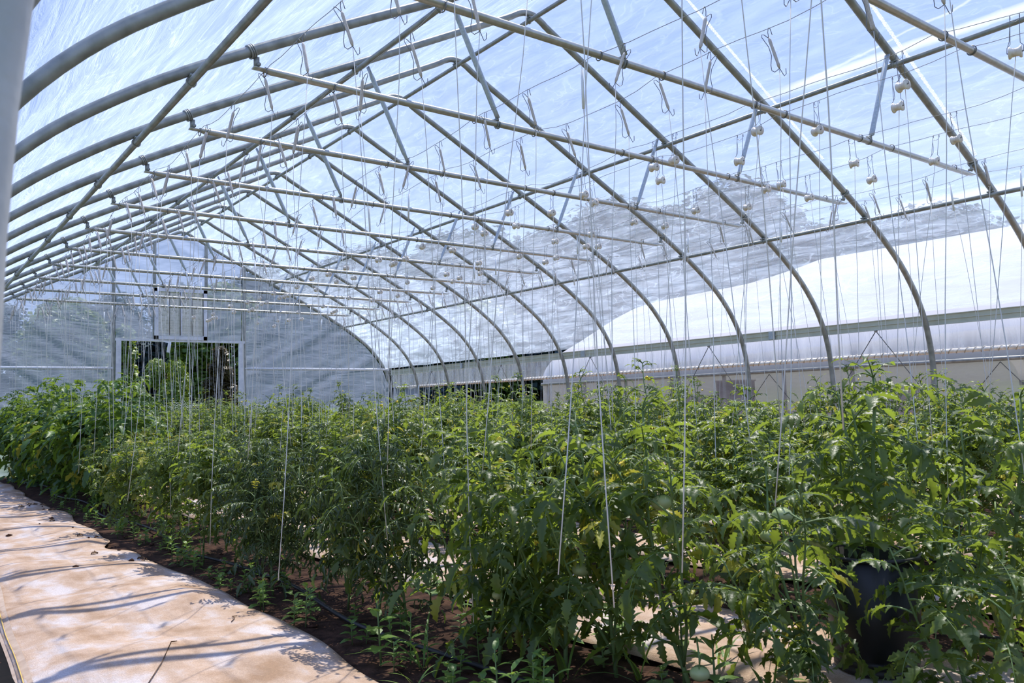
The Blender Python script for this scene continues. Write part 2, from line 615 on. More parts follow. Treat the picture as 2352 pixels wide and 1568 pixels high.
ORD = ['zeroth', 'first', 'second', 'third', 'fourth', 'fifth', 'sixth', 'seventh', 'eighth', 'ninth', 'tenth', 'eleventh', 'twelfth',
       'thirteenth', 'fourteenth', 'fifteenth', 'sixteenth', 'seventeenth', 'eighteenth', 'nineteenth', 'twentieth']
TENS = {2: 'twenty', 3: 'thirty', 4: 'forty', 5: 'fifty'}
TENTHS = {2: 'twentieth', 3: 'thirtieth', 4: 'fortieth', 5: 'fiftieth'}


def nth(i):
    if i <= 20:
        return ORD[i]
    return TENTHS[i // 10] if i % 10 == 0 else TENS[i // 10] + '-' + ORD[i % 10]


# ------------------------------------------------------------------ ground
def ground_z(x, y):
    d = math.hypot(x - CAM.x, y - CAM.y)
    return max(0.0, d - 18) * 0.023


g = MB()
rings = [0, 4, 8, 12, 16, 20, 26, 34, 45, 60, 80, 110, 150, 200, 280, 420]
na = 64
vs = []
for rr in rings:
    for j in range(na):
        an = 2 * math.pi * j / na
        x, y = CAM.x + rr * math.cos(an), CAM.y + rr * math.sin(an)
        vs.append((x, y, ground_z(x, y) - 0.05))
fs = [(i * na + j, i * na + (j + 1) % na, (i + 1) * na + (j + 1) % na, (i + 1) * na + j) for i in range(len(rings) - 1) for j in range(na)]
g.add(vs, fs)
lawn = g.build('lawn', M['lawn'])
tag(lawn, 'green lawn outside the greenhouse', None, None, 'structure')


def hsh(x, y, s=0.0):
    return (math.sin(x * 3.1 + y * 1.7 + s) + math.sin(x * 7.3 - y * 4.1 + s * 2) * .5 + math.sin(x * 13.7 + y * 11.9 + s) * .25)


g = MB()
nx, ny = 90, 170
x0, x1, y0, y1 = -4.95, 4.75, -5.2, 13.45
r0 = random.Random(3)
for j in range(ny + 1):
    for i in range(nx + 1):
        x, y = x0 + (x1 - x0) * i / nx, y0 + (y1 - y0) * j / ny
        g.v.append((x, y, -0.01 + 0.006 * hsh(x * 2, y * 2) + r0.uniform(-.006, .006)))
for j in range(ny):
    for i in range(nx):
        a = j * (nx + 1) + i
        g.f.append((a, a + 1, a + nx + 2, a + nx + 1))
        g.m.append(0)
soil = g.build('floor', M['soil'])
tag(soil, 'bare dark soil floor of the greenhouse', None, None, 'structure')


def mat_z(x, y, amp, s):
    b = amp * (0.5 * math.sin(5.1 * y + 1.3 * math.sin(2.1 * x + s) + s) + 0.35 * math.sin(6.7 * x + 2.3 * y + s * 2) + 0.3 * math.sin(9.5 * y - 4.2 * x + s))
    return 0.032 + max(-0.02, b)


def ground_mat(name, xa, xb, ya, yb, amp, s, label, step=0.05, edge=None, parent=None):
    mb = MB()
    nx, ny = max(6, int((xb - xa) / step)), int((yb - ya) / step)
    for j in range(ny + 1):
        y = ya + (yb - ya) * j / ny
        ea, eb = (edge(y) if edge else (0.03 * math.sin(y * 2.3 + s), 0.04 * math.sin(y * 1.9 + s * 2)))
        for i in range(nx + 1):
            t = i / nx
            x = xa + ea + (xb + eb - xa - ea) * t
            fade = min(1, min(t, 1 - t) * 6)
            z = mat_z(x, y, amp, s) * (0.35 + 0.65 * fade)
            mb.v.append((x, y, z))
    for j in range(ny):
        for i in range(nx):
            a = j * (nx + 1) + i
            mb.f.append((a, a + 1, a + nx + 2, a + nx + 1))
            mb.m.append(0)
    o = mb.build(name, M['mat'])
    tag(o, label, 'ground cover', 'woven ground cover strips between the rows')
    sol = o.modifiers.new('thickness', 'SOLIDIFY')
    sol.thickness = 0.002
    return o


def edge1(y):
    # the right edge has bites where soil has been kicked over it
    eb = 0.03 * math.sin(y * 1.3) + 0.02 * math.sin(y * 4.1)
    eb -= 0.13 * math.exp(-((y - 3.65) / 0.22) ** 2) + 0.05 * math.exp(-((y - 5.3) / 0.5) ** 2)
    ea = 4.13 - 4.20 + 0.05 * min(y, 4.5) + 0.008 * math.sin(y * 3)
    return ea, eb


m1 = ground_mat('ground_cover_mat', -4.13, -3.10, -3.0, 13.3, 0.026, 0.6,
                'dusty pinkish white woven mat in full sun, along the left edge of the floor', 0.03, edge1)
mb = MB()
pts = []
for k in range(160):
    y = -3.0 + 16.2 * k / 159
    ea, eb = edge1(y)
    pts.append((-4.13 + ea + 0.012, y, mat_z(-4.11 + ea, y, 0.026, 0.6) * 0.4 + 0.006))
mb.tube(pts, 0.0022, 4)
mb.build('yellow_edge_thread', M['yellow_thread'], m1)['label'] = 'thin yellow marker thread'
mb = MB()
for k, (x, y, z) in enumerate(pts):
    mb.v += [(x - 0.025, y, 0.003), (x + 0.03, y, z + 0.003)]
    if k:
        mb.f.append((2 * k - 2, 2 * k - 1, 2 * k + 1, 2 * k))
        mb.m.append(0)
mb.build('selvedge', M['selvedge'], m1)['label'] = 'tan frayed edge band'
ROWX = [-2.62, -1.0, 0.35, 1.6, 2.9]
WIREX = [(-2.92, -2.5), (-1.48, -0.97), (-0.1, 0.23), (1.17, 1.62), (2.64, 3.05)]
for xa, xb, lab in ((-2.22, -1.36, 'white woven mat between the row beside the sunlit mat and the next row'),
                    (-0.66, 0.02, 'narrow white woven mat in the shade between the second and third tomato rows'),
                    (0.68, 1.28, 'narrow white woven mat between the third and fourth tomato rows'),
                    (1.94, 2.56, 'narrow white woven mat between the fourth and fifth tomato rows'),
                    (3.25, 4.2, 'white woven mat beneath the right-hand side curtain')):
    ground_mat('ground_cover_mat', xa, xb, -3.0, 13.2, 0.018, xa * 3, lab, 0.08)

mb = MB()
for j in range(60):
    y = -5.2 + 18.4 * j / 59
    mb.v += [(-5.3, y, 0.0), (-4.6, y, 0.006), (-4.14 + 0.05 * min(y, 4.5), y, 0.002 + .004 * math.sin(y * 5))]
    if j:
        a = 3 * j
        mb.f += [(a - 3, a - 2, a + 1, a), (a - 2, a - 1, a + 2, a + 1)]
        mb.m += [0, 0]
o = mb.build('black_strip', M['matt_black'])  # plain black strip on the ground left of the mat
tag(o, 'plain black strip left of the sunlit mat, along the left wall', 'ground cover')
mb = MB()
for j in range(40):
    y = -6 + 19 * j / 39
    mb.v += [(4.72, y, -0.01), (5.4, y, 0.0 + .01 * math.sin(y * 3)), (6.15, y, -0.01)]
    if j:
        a = 3 * j
        mb.f += [(a - 3, a - 2, a + 1, a), (a - 2, a - 1, a + 2, a + 1)]
        mb.m += [0, 0]
o = mb.build('path', M['mat'])
tag(o, 'pale cloth-covered path between the two greenhouses', None, None, 'structure')

# ------------------------------------------------------------------ trusses
PROF_R = [(0.0, 4.545), (0.06, 4.54), (0.14, 4.505), (0.25, 4.44), (0.7, 4.21), (1.2, 3.95), (1.75, 3.665), (2.3, 3.385), (2.85, 3.10), (3.35, 2.825),
          (3.7, 2.60), (3.98, 2.39), (4.2, 2.17), (4.36, 1.95), (4.47, 1.72), (4.54, 1.45), (4.57, 1.15), (4.575, 0.7), (4.575, -0.02)]


def smooth_prof(p, k=4):
    out = []
    n = len(p)
    for i in range(n - 1):
        p0, p1, p2, p3 = p[max(0, i - 1)], p[i], p[i + 1], p[min(n - 1, i + 2)]
        for j in range(k):
            t = j / k
            out.append(tuple(0.5 * ((2 * p1[a]) + (-p0[a] + p2[a]) * t + (2 * p0[a] - 5 * p1[a] + 4 * p2[a] - p3[a]) * t * t +
                                    (-p0[a] + 3 * p1[a] - 3 * p2[a] + p3[a]) * t ** 3) for a in (0, 1)))
    out.append(p[-1])
    return out


PR = smooth_prof(PROF_R, 3)
PROF = [(-x, z) for x, z in reversed(PR)] + PR[1:]


def prof_z(x):
    ax = abs(x)
    for a, b in zip(PROF_R, PROF_R[1:]):
        if a[0] <= ax <= b[0] and b[0] > a[0]:
            return a[1] + (b[1] - a[1]) * (ax - a[0]) / (b[0] - a[0])
    return 1.0


TIE_Z = 2.915


def seg_tube(mb, a, b, r, n=10, flat=0.0):
    """a straight tube whose two ends are pressed flat"""
    a, b = Vector(a), Vector(b)
    d = b - a
    L = d.length
    d.normalize()
    if not flat:
        mb.tube([a, b], r, n)
        return
    ks = [0, flat * 0.6, flat, L - flat, L - flat * 0.6, L]
    sq = [(1.25, .25), (1.25, .3), (1, 1), (1, 1), (1.25, .3), (1.25, .25)]
    mb.tube([a + d * k for k in ks], r, n, squash=sq)


ring_me = None


def ring_mesh():
    mb = MB()
    pts = [(0, 0.026 * math.cos(t), 0.026 * math.sin(t)) for t in [2 * math.pi * k / 14 for k in range(15)]]
    mb.tube(pts, 0.0035, 5)
    return mb.mesh('wire_loop', M['wire'])


ring_me = ring_mesh()

hoop_mb = MB()
hoop_mb.tube([(x, 0, z) for x, z in PROF], 0.030, 14)
hoop_me = hoop_mb.mesh('hoop', M['steel'])
hoop_near_me = hoop_mb.mesh('hoop', M['steel_lit'])
tie_mb = MB()
seg_tube(tie_mb, (-2.99, 0, TIE_Z + 0.012), (2.99, 0, TIE_Z - 0.012), 0.0215, 12, 0.10)
tie_me = tie_mb.mesh('tie_pipe', M['steel_tie'])
brace_me = []
for s in (-1, 1):
    b = MB()
    seg_tube(b, (s * 1.64, -0.005, prof_z(1.64) - 0.055), (s * 1.30, -0.02, TIE_Z + 0.035), 0.019, 10, 0.09)
    brace_me.append(b.mesh('brace', M['steel_new']))
bracket_me = []
for s in (-1, 1):
    b = MB()
    zc = prof_z(3.0)
    nrm = Vector((0.5 * s, 0, 0.87))
    tdir = Vector((0.87 * s, 0, -0.5))
    c = Vector((s * 3.0, 0, zc))
    ringp = [c + nrm * (0.036 * math.cos(t)) + Vector((0, 1, 0)) * (0.036 * math.sin(t)) for t in [2 * math.pi * k / 16 for k in range(17)]]
    for off in (-0.012, 0.0, 0.012):
        b.tube([p + tdir * off for p in ringp], 0.0055, 5)
    b.box(c - nrm * 0.062, (0.03, 0.012, 0.06))
    b.lathe([(0.0, -0.02), (0.011, -0.02), (0.011, 0.02), (0.0, 0.02)], 8, 'Y', c - nrm * 0.08)
    bracket_me.append(b.mesh('bracket', M['steel']))
foot_me = []
for s in (-1, 1):
    b = MB()
    ringp = [Vector((s * 1.29, 0.0245 * math.cos(t), TIE_Z + 0.0245 * math.sin(t))) for t in [2 * math.pi * k / 14 for k in range(15)]]
    for off in (-0.008, 0.008):
        b.tube([p + Vector((off, 0, 0)) for p in ringp], 0.005, 5)
    b.box((s * 1.30, 0, TIE_Z + 0.03), (0.02, 0.04, 0.02))
    foot_me.append(b.mesh('foot_clamp', M['steel']))
bolt_mb = MB()
bolt_mb.lathe([(0, -0.065), (0.009, -0.065), (0.009, -0.03), (0.014, -0.03), (0.014, 0.0)], 8)
bolt_me = bolt_mb.mesh('ridge_bolt', M['wire'])

for h in range(-3, NH):
    y = h * S
    if h == NH - 1:
        lab = 'galvanised steel end hoop framing the far plastic end wall'
    elif h == -2:
        lab = 'blurred upright steel hoop right beside the camera, at the left picture edge'
    elif h == -3:
        lab = 'galvanised steel hoop overhead behind the camera position'
    else:
        n_from_end = NH - 1 - h
        lab = 'galvanised roof truss with tie pipe and braces, %s from the end wall' % nth(n_from_end)
    t = empty('roof_truss', (0.0, y, 0), lab, 'roof truss', 'galvanised roof trusses')
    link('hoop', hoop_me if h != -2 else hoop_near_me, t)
    if h == -2:
        t.location.x = 0.021
    if h < NH - 1:
        link('ridge_bolt', bolt_me, t, (0, 0, 4.515))
    if -1 <= h < NH - 1:
        link('tie_pipe', tie_me, t)['label'] = 'bright horizontal tube with flattened ends'
        for k in (0, 1):
            link('brace', brace_me[k], t)['label'] = 'short zinc-plated strut'
            link('bracket', bracket_me[k], t)
            link('foot_clamp', foot_me[k], t)
        for wx in (x for pr in WIREX for x in pr):
            if abs(wx) < 2.95:
                link('wire_loop', ring_me, t, (wx, 0, TIE_Z))

# purlins
clamp_mb = MB()
clamp_mb.tube([(0.024 * math.cos(a), 0, 0.024 * math.sin(a)) for a in [2 * math.pi * k / 12 for k in range(13)]], 0.006, 5)
clamp_mb.box((0, 0.0, 0.03), (0.03, 0.06, 0.012))
clamp_me = clamp_mb.mesh('clamp', M['steel'])
for px, pz, lab in ((0, 4.475, 'ridge purlin pipe running along the peak of the roof'),
                    (1.745, 3.61, 'upper purlin pipe on the right roof slope'),
                    (3.325, 2.77, 'lower purlin pipe on the right roof slope'),
                    (-1.745, 3.61, 'upper purlin pipe on the left roof slope'),
                    (-3.325, 2.77, 'lower purlin pipe on the left roof slope')):
    t = empty('purlin', (px, 0, pz), lab, 'purlin', 'purlins along the roof')
    b = MB()
    b.tube([(0, -4.2, 0), (0, 13.40, 0)], 0.0205, 12)
    b.build('pipe', M['steel'], t)
    for h in range(-3, NH):
        link('clamp', clamp_me, t, (0, h * S, 0))

# hip boards
for s in (1, -1):
    t = empty('hip_board', (s * 4.50, 0, 1.80), 'olive grey aluminium channel along the %s' % ('right wall above the side curtain' if s > 0 else 'left wall beside the camera'), 'rail')
    b = MB()
    prof = [(-0.0, -0.058), (-0.016, -0.058), (-0.016, -0.05), (-0.004, -0.045), (-0.004, -0.006), (-0.014, -0.003), (-0.014, 0.003), (-0.004, 0.006), (-0.004, 0.045), (-0.016, 0.05), (-0.016, 0.058), (0, 0.058)]
    yy = (-4.2, 13.42)
    vs = [(s * (px + 0.058), y, pz) for y in yy for px, pz in prof]
    n = len(prof)
    fs = [(i, i + 1, n + i + 1, n + i) for i in range(n - 1)] + [(n - 1, 0, n, 2 * n - 1)]
    b.add(vs, fs)
    b.build('channel', M['hip'], t, False)
    j = MB()
    j.box((0, 0, 0), (0.012, 0.09, 0.10))
    jm = j.mesh('splice_plate', M['steel_new'], False)
    for yy in (-0.4, 3.25, 6.9, 10.5):
        link('splice_plate', jm, t, (s * 0.036, yy, 0))

# ------------------------------------------------------------------ films
def wrinkle(y, s, amp):
    return amp * (math.sin(y * 9.1 + s * 2.7) * math.sin(s * 5.3 + y * 2.1) * .5 + math.sin(y * 21 + s * 8 + 2 * math.sin(s * 3)) * .25)


b = MB()
RP = [(x, z) for x, z in PROF if z >= 1.84]
ns = len(RP)
NY = 150
ya, yb = -4.2, 13.44
arc = 0
arcs = []
for i, (x, z) in enumerate(RP):
    if i:
        arc += math.hypot(x - RP[i - 1][0], z - RP[i - 1][1])
    arcs.append(arc)
for j in range(NY + 1):
    y = ya + (yb - ya) * j / NY
    ph = (y / S) % 1.0
    sag = 0.018 * math.sin(math.pi * ph) ** 2
    for i, (x, z) in enumerate(RP):
        i0, i1 = max(0, i - 1), min(ns - 1, i + 1)
        tx, tz = RP[i1][0] - RP[i0][0], RP[i1][1] - RP[i0][1]
        L = math.hypot(tx, tz)
        nxn, nzn = -tz / L, tx / L
        low = math.exp(-max(0, z - 1.8) * 1.4)
        off = 0.038 - sag + wrinkle(y, arcs[i], 0.004 + 0.014 * low) * math.sin(math.pi * ph) ** 2
        b.v.append((x + nxn * off, y, z + nzn * off))
for j in range(NY):
    for i in range(ns - 1):
        a = j * ns + i
        b.f.append((a, a + 1, a + ns + 1, a + ns))
        b.m.append(0)
o = b.build('ceiling', M['film_roof'])
tag(o, 'clear wrinkled plastic roof film stretched over the hoops', None, None, 'structure')

# narrow fuzzy white strips laid on the film beside two hoops
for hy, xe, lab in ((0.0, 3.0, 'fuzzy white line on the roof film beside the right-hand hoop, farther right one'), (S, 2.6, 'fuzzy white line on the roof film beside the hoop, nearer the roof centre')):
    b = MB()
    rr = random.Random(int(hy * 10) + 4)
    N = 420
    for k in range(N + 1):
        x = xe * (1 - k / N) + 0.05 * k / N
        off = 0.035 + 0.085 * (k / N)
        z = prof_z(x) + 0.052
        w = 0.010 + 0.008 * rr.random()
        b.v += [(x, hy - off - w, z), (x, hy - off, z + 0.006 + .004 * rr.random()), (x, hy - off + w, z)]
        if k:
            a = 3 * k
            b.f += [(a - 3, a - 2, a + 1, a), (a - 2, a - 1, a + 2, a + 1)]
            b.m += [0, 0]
    o = b.build('film_line', M['white_line'])
    tag(o, lab, 'film line', 'white lines on the roof film')

# right curtain, rolled up to 1.46
ROLL_Z = 1.455
b = MB()
NYc, nz = 240, 10
for j in range(NYc + 1):
    y = -4.2 + 17.62 * j / NYc
    for i in range(nz + 1):
        t = i / nz
        z = 1.80 - (1.80 - ROLL_Z) * t
        x = 4.60 + 0.012 * math.sin(y * 17 + 2 * math.sin(y * 1.3)) * (0.4 + t) + 0.008 * math.sin(y * 41 + t * 3)
        b.v.append((x, y, z))
for j in range(NYc):
    for i in range(nz):
        a = j * (nz + 1) + i
        b.f.append((a, a + 1, a + nz + 2, a + nz + 1))
        b.m.append(0)
o = b.build('wall_right', M['film_side'])
tag(o, 'short clear plastic side curtain hanging from the right rail', None, None, 'structure')
t = empty('roll_bar', (4.64, 0, ROLL_Z), 'curtain roll bar spirally wrapped in tan rope along the right side', 'roll bar')
b = MB()
b.tube([(0, -4.2, 0), (0, 13.3, 0)], 0.024, 12)
b.build('rolled_film', M['roller'], t)
b = MB()
pts = []
for k in range(1800):
    y = -4.2 + 17.4 * k / 1799
    a = y * 2 * math.pi / 0.085
    pts.append((0.027 * math.cos(a), y, 0.027 * math.sin(a)))
b.tube(pts, 0.0065, 4)
b.build('rope', M['rope'], t)
# left curtain rolled up tight beneath the hip rail
t = empty('roll_bar', (-4.62, 0, 1.66), 'tightly rolled side curtain under the left rail', 'roll bar')
b = MB()
b.tube([(0, -4.2, 0), (0, 13.3, 0)], 0.035, 12)
b.build('rolled_film', M['roller'], t)
# low film panel in the last bay, right
b = MB()
for j in range(13):
    y = 12.25 + 1.12 * j / 12
    for i in range(9):
        z = 0.02 + 1.42 * i / 8
        b.v.append((4.60 + 0.01 * math.sin(y * 15 + z * 3), y, z))
for j in range(12):
    for i in range(8):
        a = j * 9 + i
        b.f.append((a, a + 1, a + 10, a + 9))
        b.m.append(0)
o = b.build('side_film_panel', M['film_end'])
tag(o, 'cloudy plastic panel closing the last bay under the right roll bar', 'panel')
# slanted crank tubes near the far right corner
for yy, lab in ((12.0, 'slanted metal tube by the open side, nearer the camera'), (13.05, 'slanted metal tube in the far right corner beside the end wall')):
    b = MB()
    b.tube([(0, 0, 0.75), (0.0, 0.02, 0.62), (-0.12, -0.16, 0.30), (-0.2, -0.3, 0.0)], 0.012, 8)
    o = b.build('crank_tube', M['steel_new'])
    o.location = (4.44, yy, 0.72)
    tag(o, lab, 'pipe')

# cords under the right rail
for k, yc in enumerate((11.6, 9.15, 6.7, 4.27, 1.83, -0.61)):
    t = empty('bracing_rope', (4.52, yc, 1.735), 'inverted V of thin dark rope under the right rail, %s from the end wall' % nth(k + 1), 'rope', 'cords tied under the right rail')
    for s in (-1, 1):
        b = MB()
        b.tube([(0, 0, 0), (-0.0, s * 0.6, -0.82), (0.0, s * 1.19, -1.64)], 0.005, 6)
        b.build('cord', M['cord'], t)
    b = MB()
    b.lathe([(0, -.02), (.012, -.02), (.012, .02), (0, .02)], 8, 'X')
    b.build('eye_bolt', M['steel'], t)

# ------------------------------------------------------------------ end wall
YE = (NH - 1) * S


def end_panel(name, xs, zb, zt, s, mt):
    b = MB()
    nzz = 60
    for x in xs:
        lo, hi = zb(x), zt(x)
        for i in range(nzz + 1):
            z = lo + (hi - lo) * i / nzz
            ph = z + s * 0.62 * x
            d = 0.010 * math.sin(ph * 8.0 + 1.5 * math.sin(x * 1.1)) + 0.012 * math.sin(ph * 21 + x) * math.sin(ph * 3.3 + x * .7) ** 2 + 0.003 * math.sin(ph * 43 + 2 * x)
            b.v.append((x, YE + 0.10 + d, z))
    n = nzz + 1
    for a in range(len(xs) - 1):
        for i in range(nzz):
            q = a * n + i
            b.f.append((q, q + 1, q + n + 1, q + n))
            b.m.append(0)
    return b.build(name, mt)


def rng(a, b_, n):
    return [a + (b_ - a) * i / n for i in range(n + 1)]


ztop = lambda x: prof_z(x) - 0.01 if abs(x) < 4.5 else 1.6
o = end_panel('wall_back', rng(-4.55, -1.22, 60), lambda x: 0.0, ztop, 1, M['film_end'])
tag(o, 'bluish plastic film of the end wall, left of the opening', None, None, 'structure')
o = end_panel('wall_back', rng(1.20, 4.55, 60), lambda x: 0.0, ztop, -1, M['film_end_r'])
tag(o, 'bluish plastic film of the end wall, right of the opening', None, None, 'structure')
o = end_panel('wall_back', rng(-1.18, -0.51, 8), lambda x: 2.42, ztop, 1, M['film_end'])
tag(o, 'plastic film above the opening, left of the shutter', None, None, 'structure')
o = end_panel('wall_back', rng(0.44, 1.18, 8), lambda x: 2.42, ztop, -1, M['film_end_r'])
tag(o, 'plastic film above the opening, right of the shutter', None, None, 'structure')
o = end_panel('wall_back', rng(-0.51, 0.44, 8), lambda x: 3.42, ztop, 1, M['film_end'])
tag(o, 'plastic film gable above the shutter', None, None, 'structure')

t = empty('end_wall_frame', (0, YE, 0), 'grey steel post and rail frame of the far end wall around the opening', 'frame')
for x, z0, lab in ((-1.24, 0, None), (1.21, 0, None), (-0.52, 2.42, None), (0.45, 2.42, None)):
    b = MB()
    b.box((x, 0, (z0 + prof_z(x)) / 2), (0.055 if z0 == 0 else 0.05, 0.05, prof_z(x) - z0))
    b.build('post', M['steel'], t, False)
for x in (-1.15, 1.14):
    b = MB()
    b.box((x, -0.01, 1.2), (0.09, 0.06, 2.4))
    b.build('door_jamb', M['alu_frame'], t, False)['label'] = 'pale painted door jamb'
b = MB()
b.box((0, -0.01, 2.405), (2.42, 0.055, 0.045))
b.build('header', M['alu_frame'], t, False)['label'] = 'pale horizontal header over the opening'
for xa, xb in ((-4.5, -1.24), (1.21, 4.5)):
    b = MB()
    b.tube([(xa, -0.01, 1.87), (xb, -0.01, 1.87)], 0.028, 10)
    b.build('girt', M['alu_frame'], t)

t = empty('vent_shutter', (-0.035, YE - 0.02, 2.43), 'square white louvred vent shutter mounted above the end wall opening', 'vent')
for x, z, w, h in ((0, 0.03, 0.98, 0.07), (0, 0.955, 0.98, 0.07), (-0.455, 0.49, 0.07, 0.99), (0.455, 0.49, 0.07, 0.99)):
    b = MB()
    b.box((x, 0, z), (w, 0.07, h))
    b.build('frame_rail', M['alu_frame'], t, False)
b = MB()
b.box((0, -0.005, 0.49), (0.03, 0.06, 0.86))
b.build('mullion', M['alu_frame'], t, False)
for cx in (-0.22, 0.22):
    b = MB()
    for k in range(17):
        b.box((cx, 0.0, 0.095 + k * 0.0495), (0.41, 0.006, 0.047), rot=Matrix.Rotation(0.32, 3, 'X'))
    b.build('louvre_bank', M['louvre'], t, False)
for cx in (-0.22, -0.02, 0.20, 0.415):
    b = MB()
    b.tube([(cx, -0.035, 0.08), (cx, -0.035, 0.92)], 0.008, 6)
    b.build('control_rod', M['wire'], t)
b = MB()
b.add([(-0.28, -0.06, 2.36), (-0.22, -0.05, 2.365), (-0.25, -0.07, 2.17), (-0.31, -0.055, 2.18), (-0.24, -0.09, 2.27)], [(0, 1, 4), (1, 2, 4), (2, 3, 4), (3, 0, 4)])
b.add([(-0.38, -0.05, 2.385), (-0.22, -0.045, 2.385), (-0.22, -0.05, 2.36), (-0.30, -0.055, 2.36)], [(0, 1, 2, 3)])
o = b.build('hanging_strip', M['plastic_tube'])
o.location = (0, YE, 0)
tag(o, 'torn white plastic strip dangling from the header into the opening', 'plastic strip')

# ------------------------------------------------------------------ crop wires
def wire_z(x, y):
    ph = (y / S) % 1.0
    k = math.floor(y / S)
    amp = 0.045 + 0.03 * math.sin(k * 2.3 + x * 5)
    return TIE_Z + 0.026 - amp * math.sin(math.pi * ph) - 0.01 * math.sin(3 * math.pi * ph + k)


ROWNAME = ['the row beside the sunlit mat', 'the second row', 'the third row', 'the fourth row', 'the row nearest the right curtain']
for ri, pr in enumerate(WIREX):
    for wi, wx in enumerate(pr):
        b = MB()
        pts = []
        y = -3.6
        while y < 13.35:
            pts.append((wx, y, wire_z(wx, y)))
            y += S / 8
        b.tube(pts, 0.0019, 5)
        o = b.build('crop_wire', M['wire_light'])
        tag(o, 'thin overhead wire on the %s side above %s' % (('left', 'right')[wi], ROWNAME[ri]), 'wire', 'overhead crop wires')

# ------------------------------------------------------------------ hooks and spools
def make_hook(kind, hang, lean, name_r):
    """wire hook wound with twine; origin where it sits on the overhead wire"""
    r = random.Random(name_r)
    t = empty('string_hook', (0, 0, 0), 'x', 'hook')
    b = MB()
    if kind == 'tube':
        b.tube([(0.012, 0, -.02), (0.006, 0, 0.004), (0, 0, -0.01), (0, 0, -0.05)], 0.0014, 5)
        b.build('wire_hook', M['wire_light'], t)
        b = MB()
        b.tube([(0, 0, -0.04), (0.001, 0, -0.26)], 0.0085, 8)
        b.build('sleeve', M['plastic_tube'], t)['label'] = 'pale translucent tube'
        zb = -0.26
    else:
        b.tube([(0.018, 0, -.036), (0.008, 0, 0.002), (0.0, 0, 0.004), (-0.003, 0, -0.02), (0.0, 0, -0.05), (0.022, 0, -0.13), (0.046, 0, -0.222),
                (0.060, 0, -0.252), (0.068, 0, -0.268), (0.077, 0, -0.258), (0.077, 0, -0.228)], 0.0020, 5)
        b.tube([(0.0, 0.0, -0.052), (-0.022, 0, -0.030), (-0.034, 0, -0.028), (-0.034, 0, -0.042), (-0.002, 0, -0.10), (0.010, 0, -0.15), (0.004, 0, -0.20),
                (0.008, 0, -0.230), (0.022, 0, -0.240), (0.046, 0, -0.224)], 0.0020, 5)
        b.build('wire_hook', M['wire'], t)
        b = MB()
        pts, rs = [], []
        for k in range(12):
            q = k / 11
            pts.append((0.001 + 0.045 * q, 0, -0.05 - 0.172 * q))
            rs.append((0.0115 if 0 < k < 11 else 0.006) * r.uniform(.92, 1.1))
        b.tube(pts, rs, 9, squash=[(1, .7)] * 12)
        b.build('wound_twine', M['twine_wound'], t)
        zb = -0.222
    if hang > 0:
        b = MB()
        dx, dy = lean
        x0 = 0.0 if kind == 'tube' else 0.046
        pts = [(x0, 0, zb)]
        for k in range(1, 8):
            q = k / 7
            pts.append((x0 + dx * q + 0.006 * math.sin(q * 7 + name_r), dy * q + 0.005 * math.sin(q * 5 + name_r * 2), zb - (hang + zb) * q))
        b.tube(pts, 0.0020, 5)
        b.build('hanging_twine', M['twine'], t)
    return t


def make_spool(hang, lean, sd):
    r = random.Random(sd)
    t = empty('string_spool', (0, 0, 0), 'x', 'spool')
    b = MB()
    zb = -0.195
    for s in (-1, 1):
        y = s * 0.021
        b.tube([(0.012, y, -0.018), (0.007, y, 0.003), (0, y, -0.004), (0.0, y, -0.06), (0.0, y * 1.05, zb + 0.045), (0, y * 1.7, zb + 0.03), (0, y * 1.75, zb)], 0.0017, 5)
    b.tube([(0, -0.021, -0.032), (0.004, 0.0, -0.04), (0, 0.021, -0.03)], 0.0015, 4)
    b.tube([(0, 0.021, -0.05), (0.03, 0.028, -0.085), (0.036, 0.03, -0.12), (0.012, 0.034, zb + 0.04)], 0.0015, 4)
    b.tube([(0, -0.037, zb), (0, 0.037, zb)], 0.003, 6)
    b.build('wire_hanger', M['wire'], t)
    b = MB()
    b.lathe([(0.004, -0.029), (0.030, -0.029), (0.031, -0.025), (0.029, -0.021), (0.0225, -0.014), (0.0205, 0), (0.0225, 0.014), (0.029, 0.021), (0.031, 0.025), (0.030, 0.029), (0.004, 0.029)], 20, 'Y', (0, 0, zb))
    b.build('roller', M['roller'], t)['label'] = 'cream flanged roller with rust marks'
    if hang > 0:
        b = MB()
        pts = [(0.018, 0, zb)]
        for k in range(1, 8):
            q = k / 7
            pts.append((0.018 + lean[0] * q + 0.005 * math.sin(q * 7 + sd), lean[1] * q, zb - (hang + zb) * q))
        b.tube(pts, 0.0020, 5)
        b.build('hanging_twine', M['twine'], t)
    return t


hooks = {}


def proto(kind, k):
    key = (kind, k)
    if key in hooks:
        return hooks[key], False
    lean = [(0.05, 0.04), (-0.08, 0.06), (0.12, -0.05), (-0.03, -0.12), (0.02, 0.16)][k % 5]
    hang = [2.5, 2.2, 2.7, 2.35, 2.0][k % 5]
    t = make_spool(hang, lean, k) if kind == 'spool' else make_hook(kind, hang, lean, k + (9 if kind == 'tube' else 0))
    hooks[key] = t
    return t, True


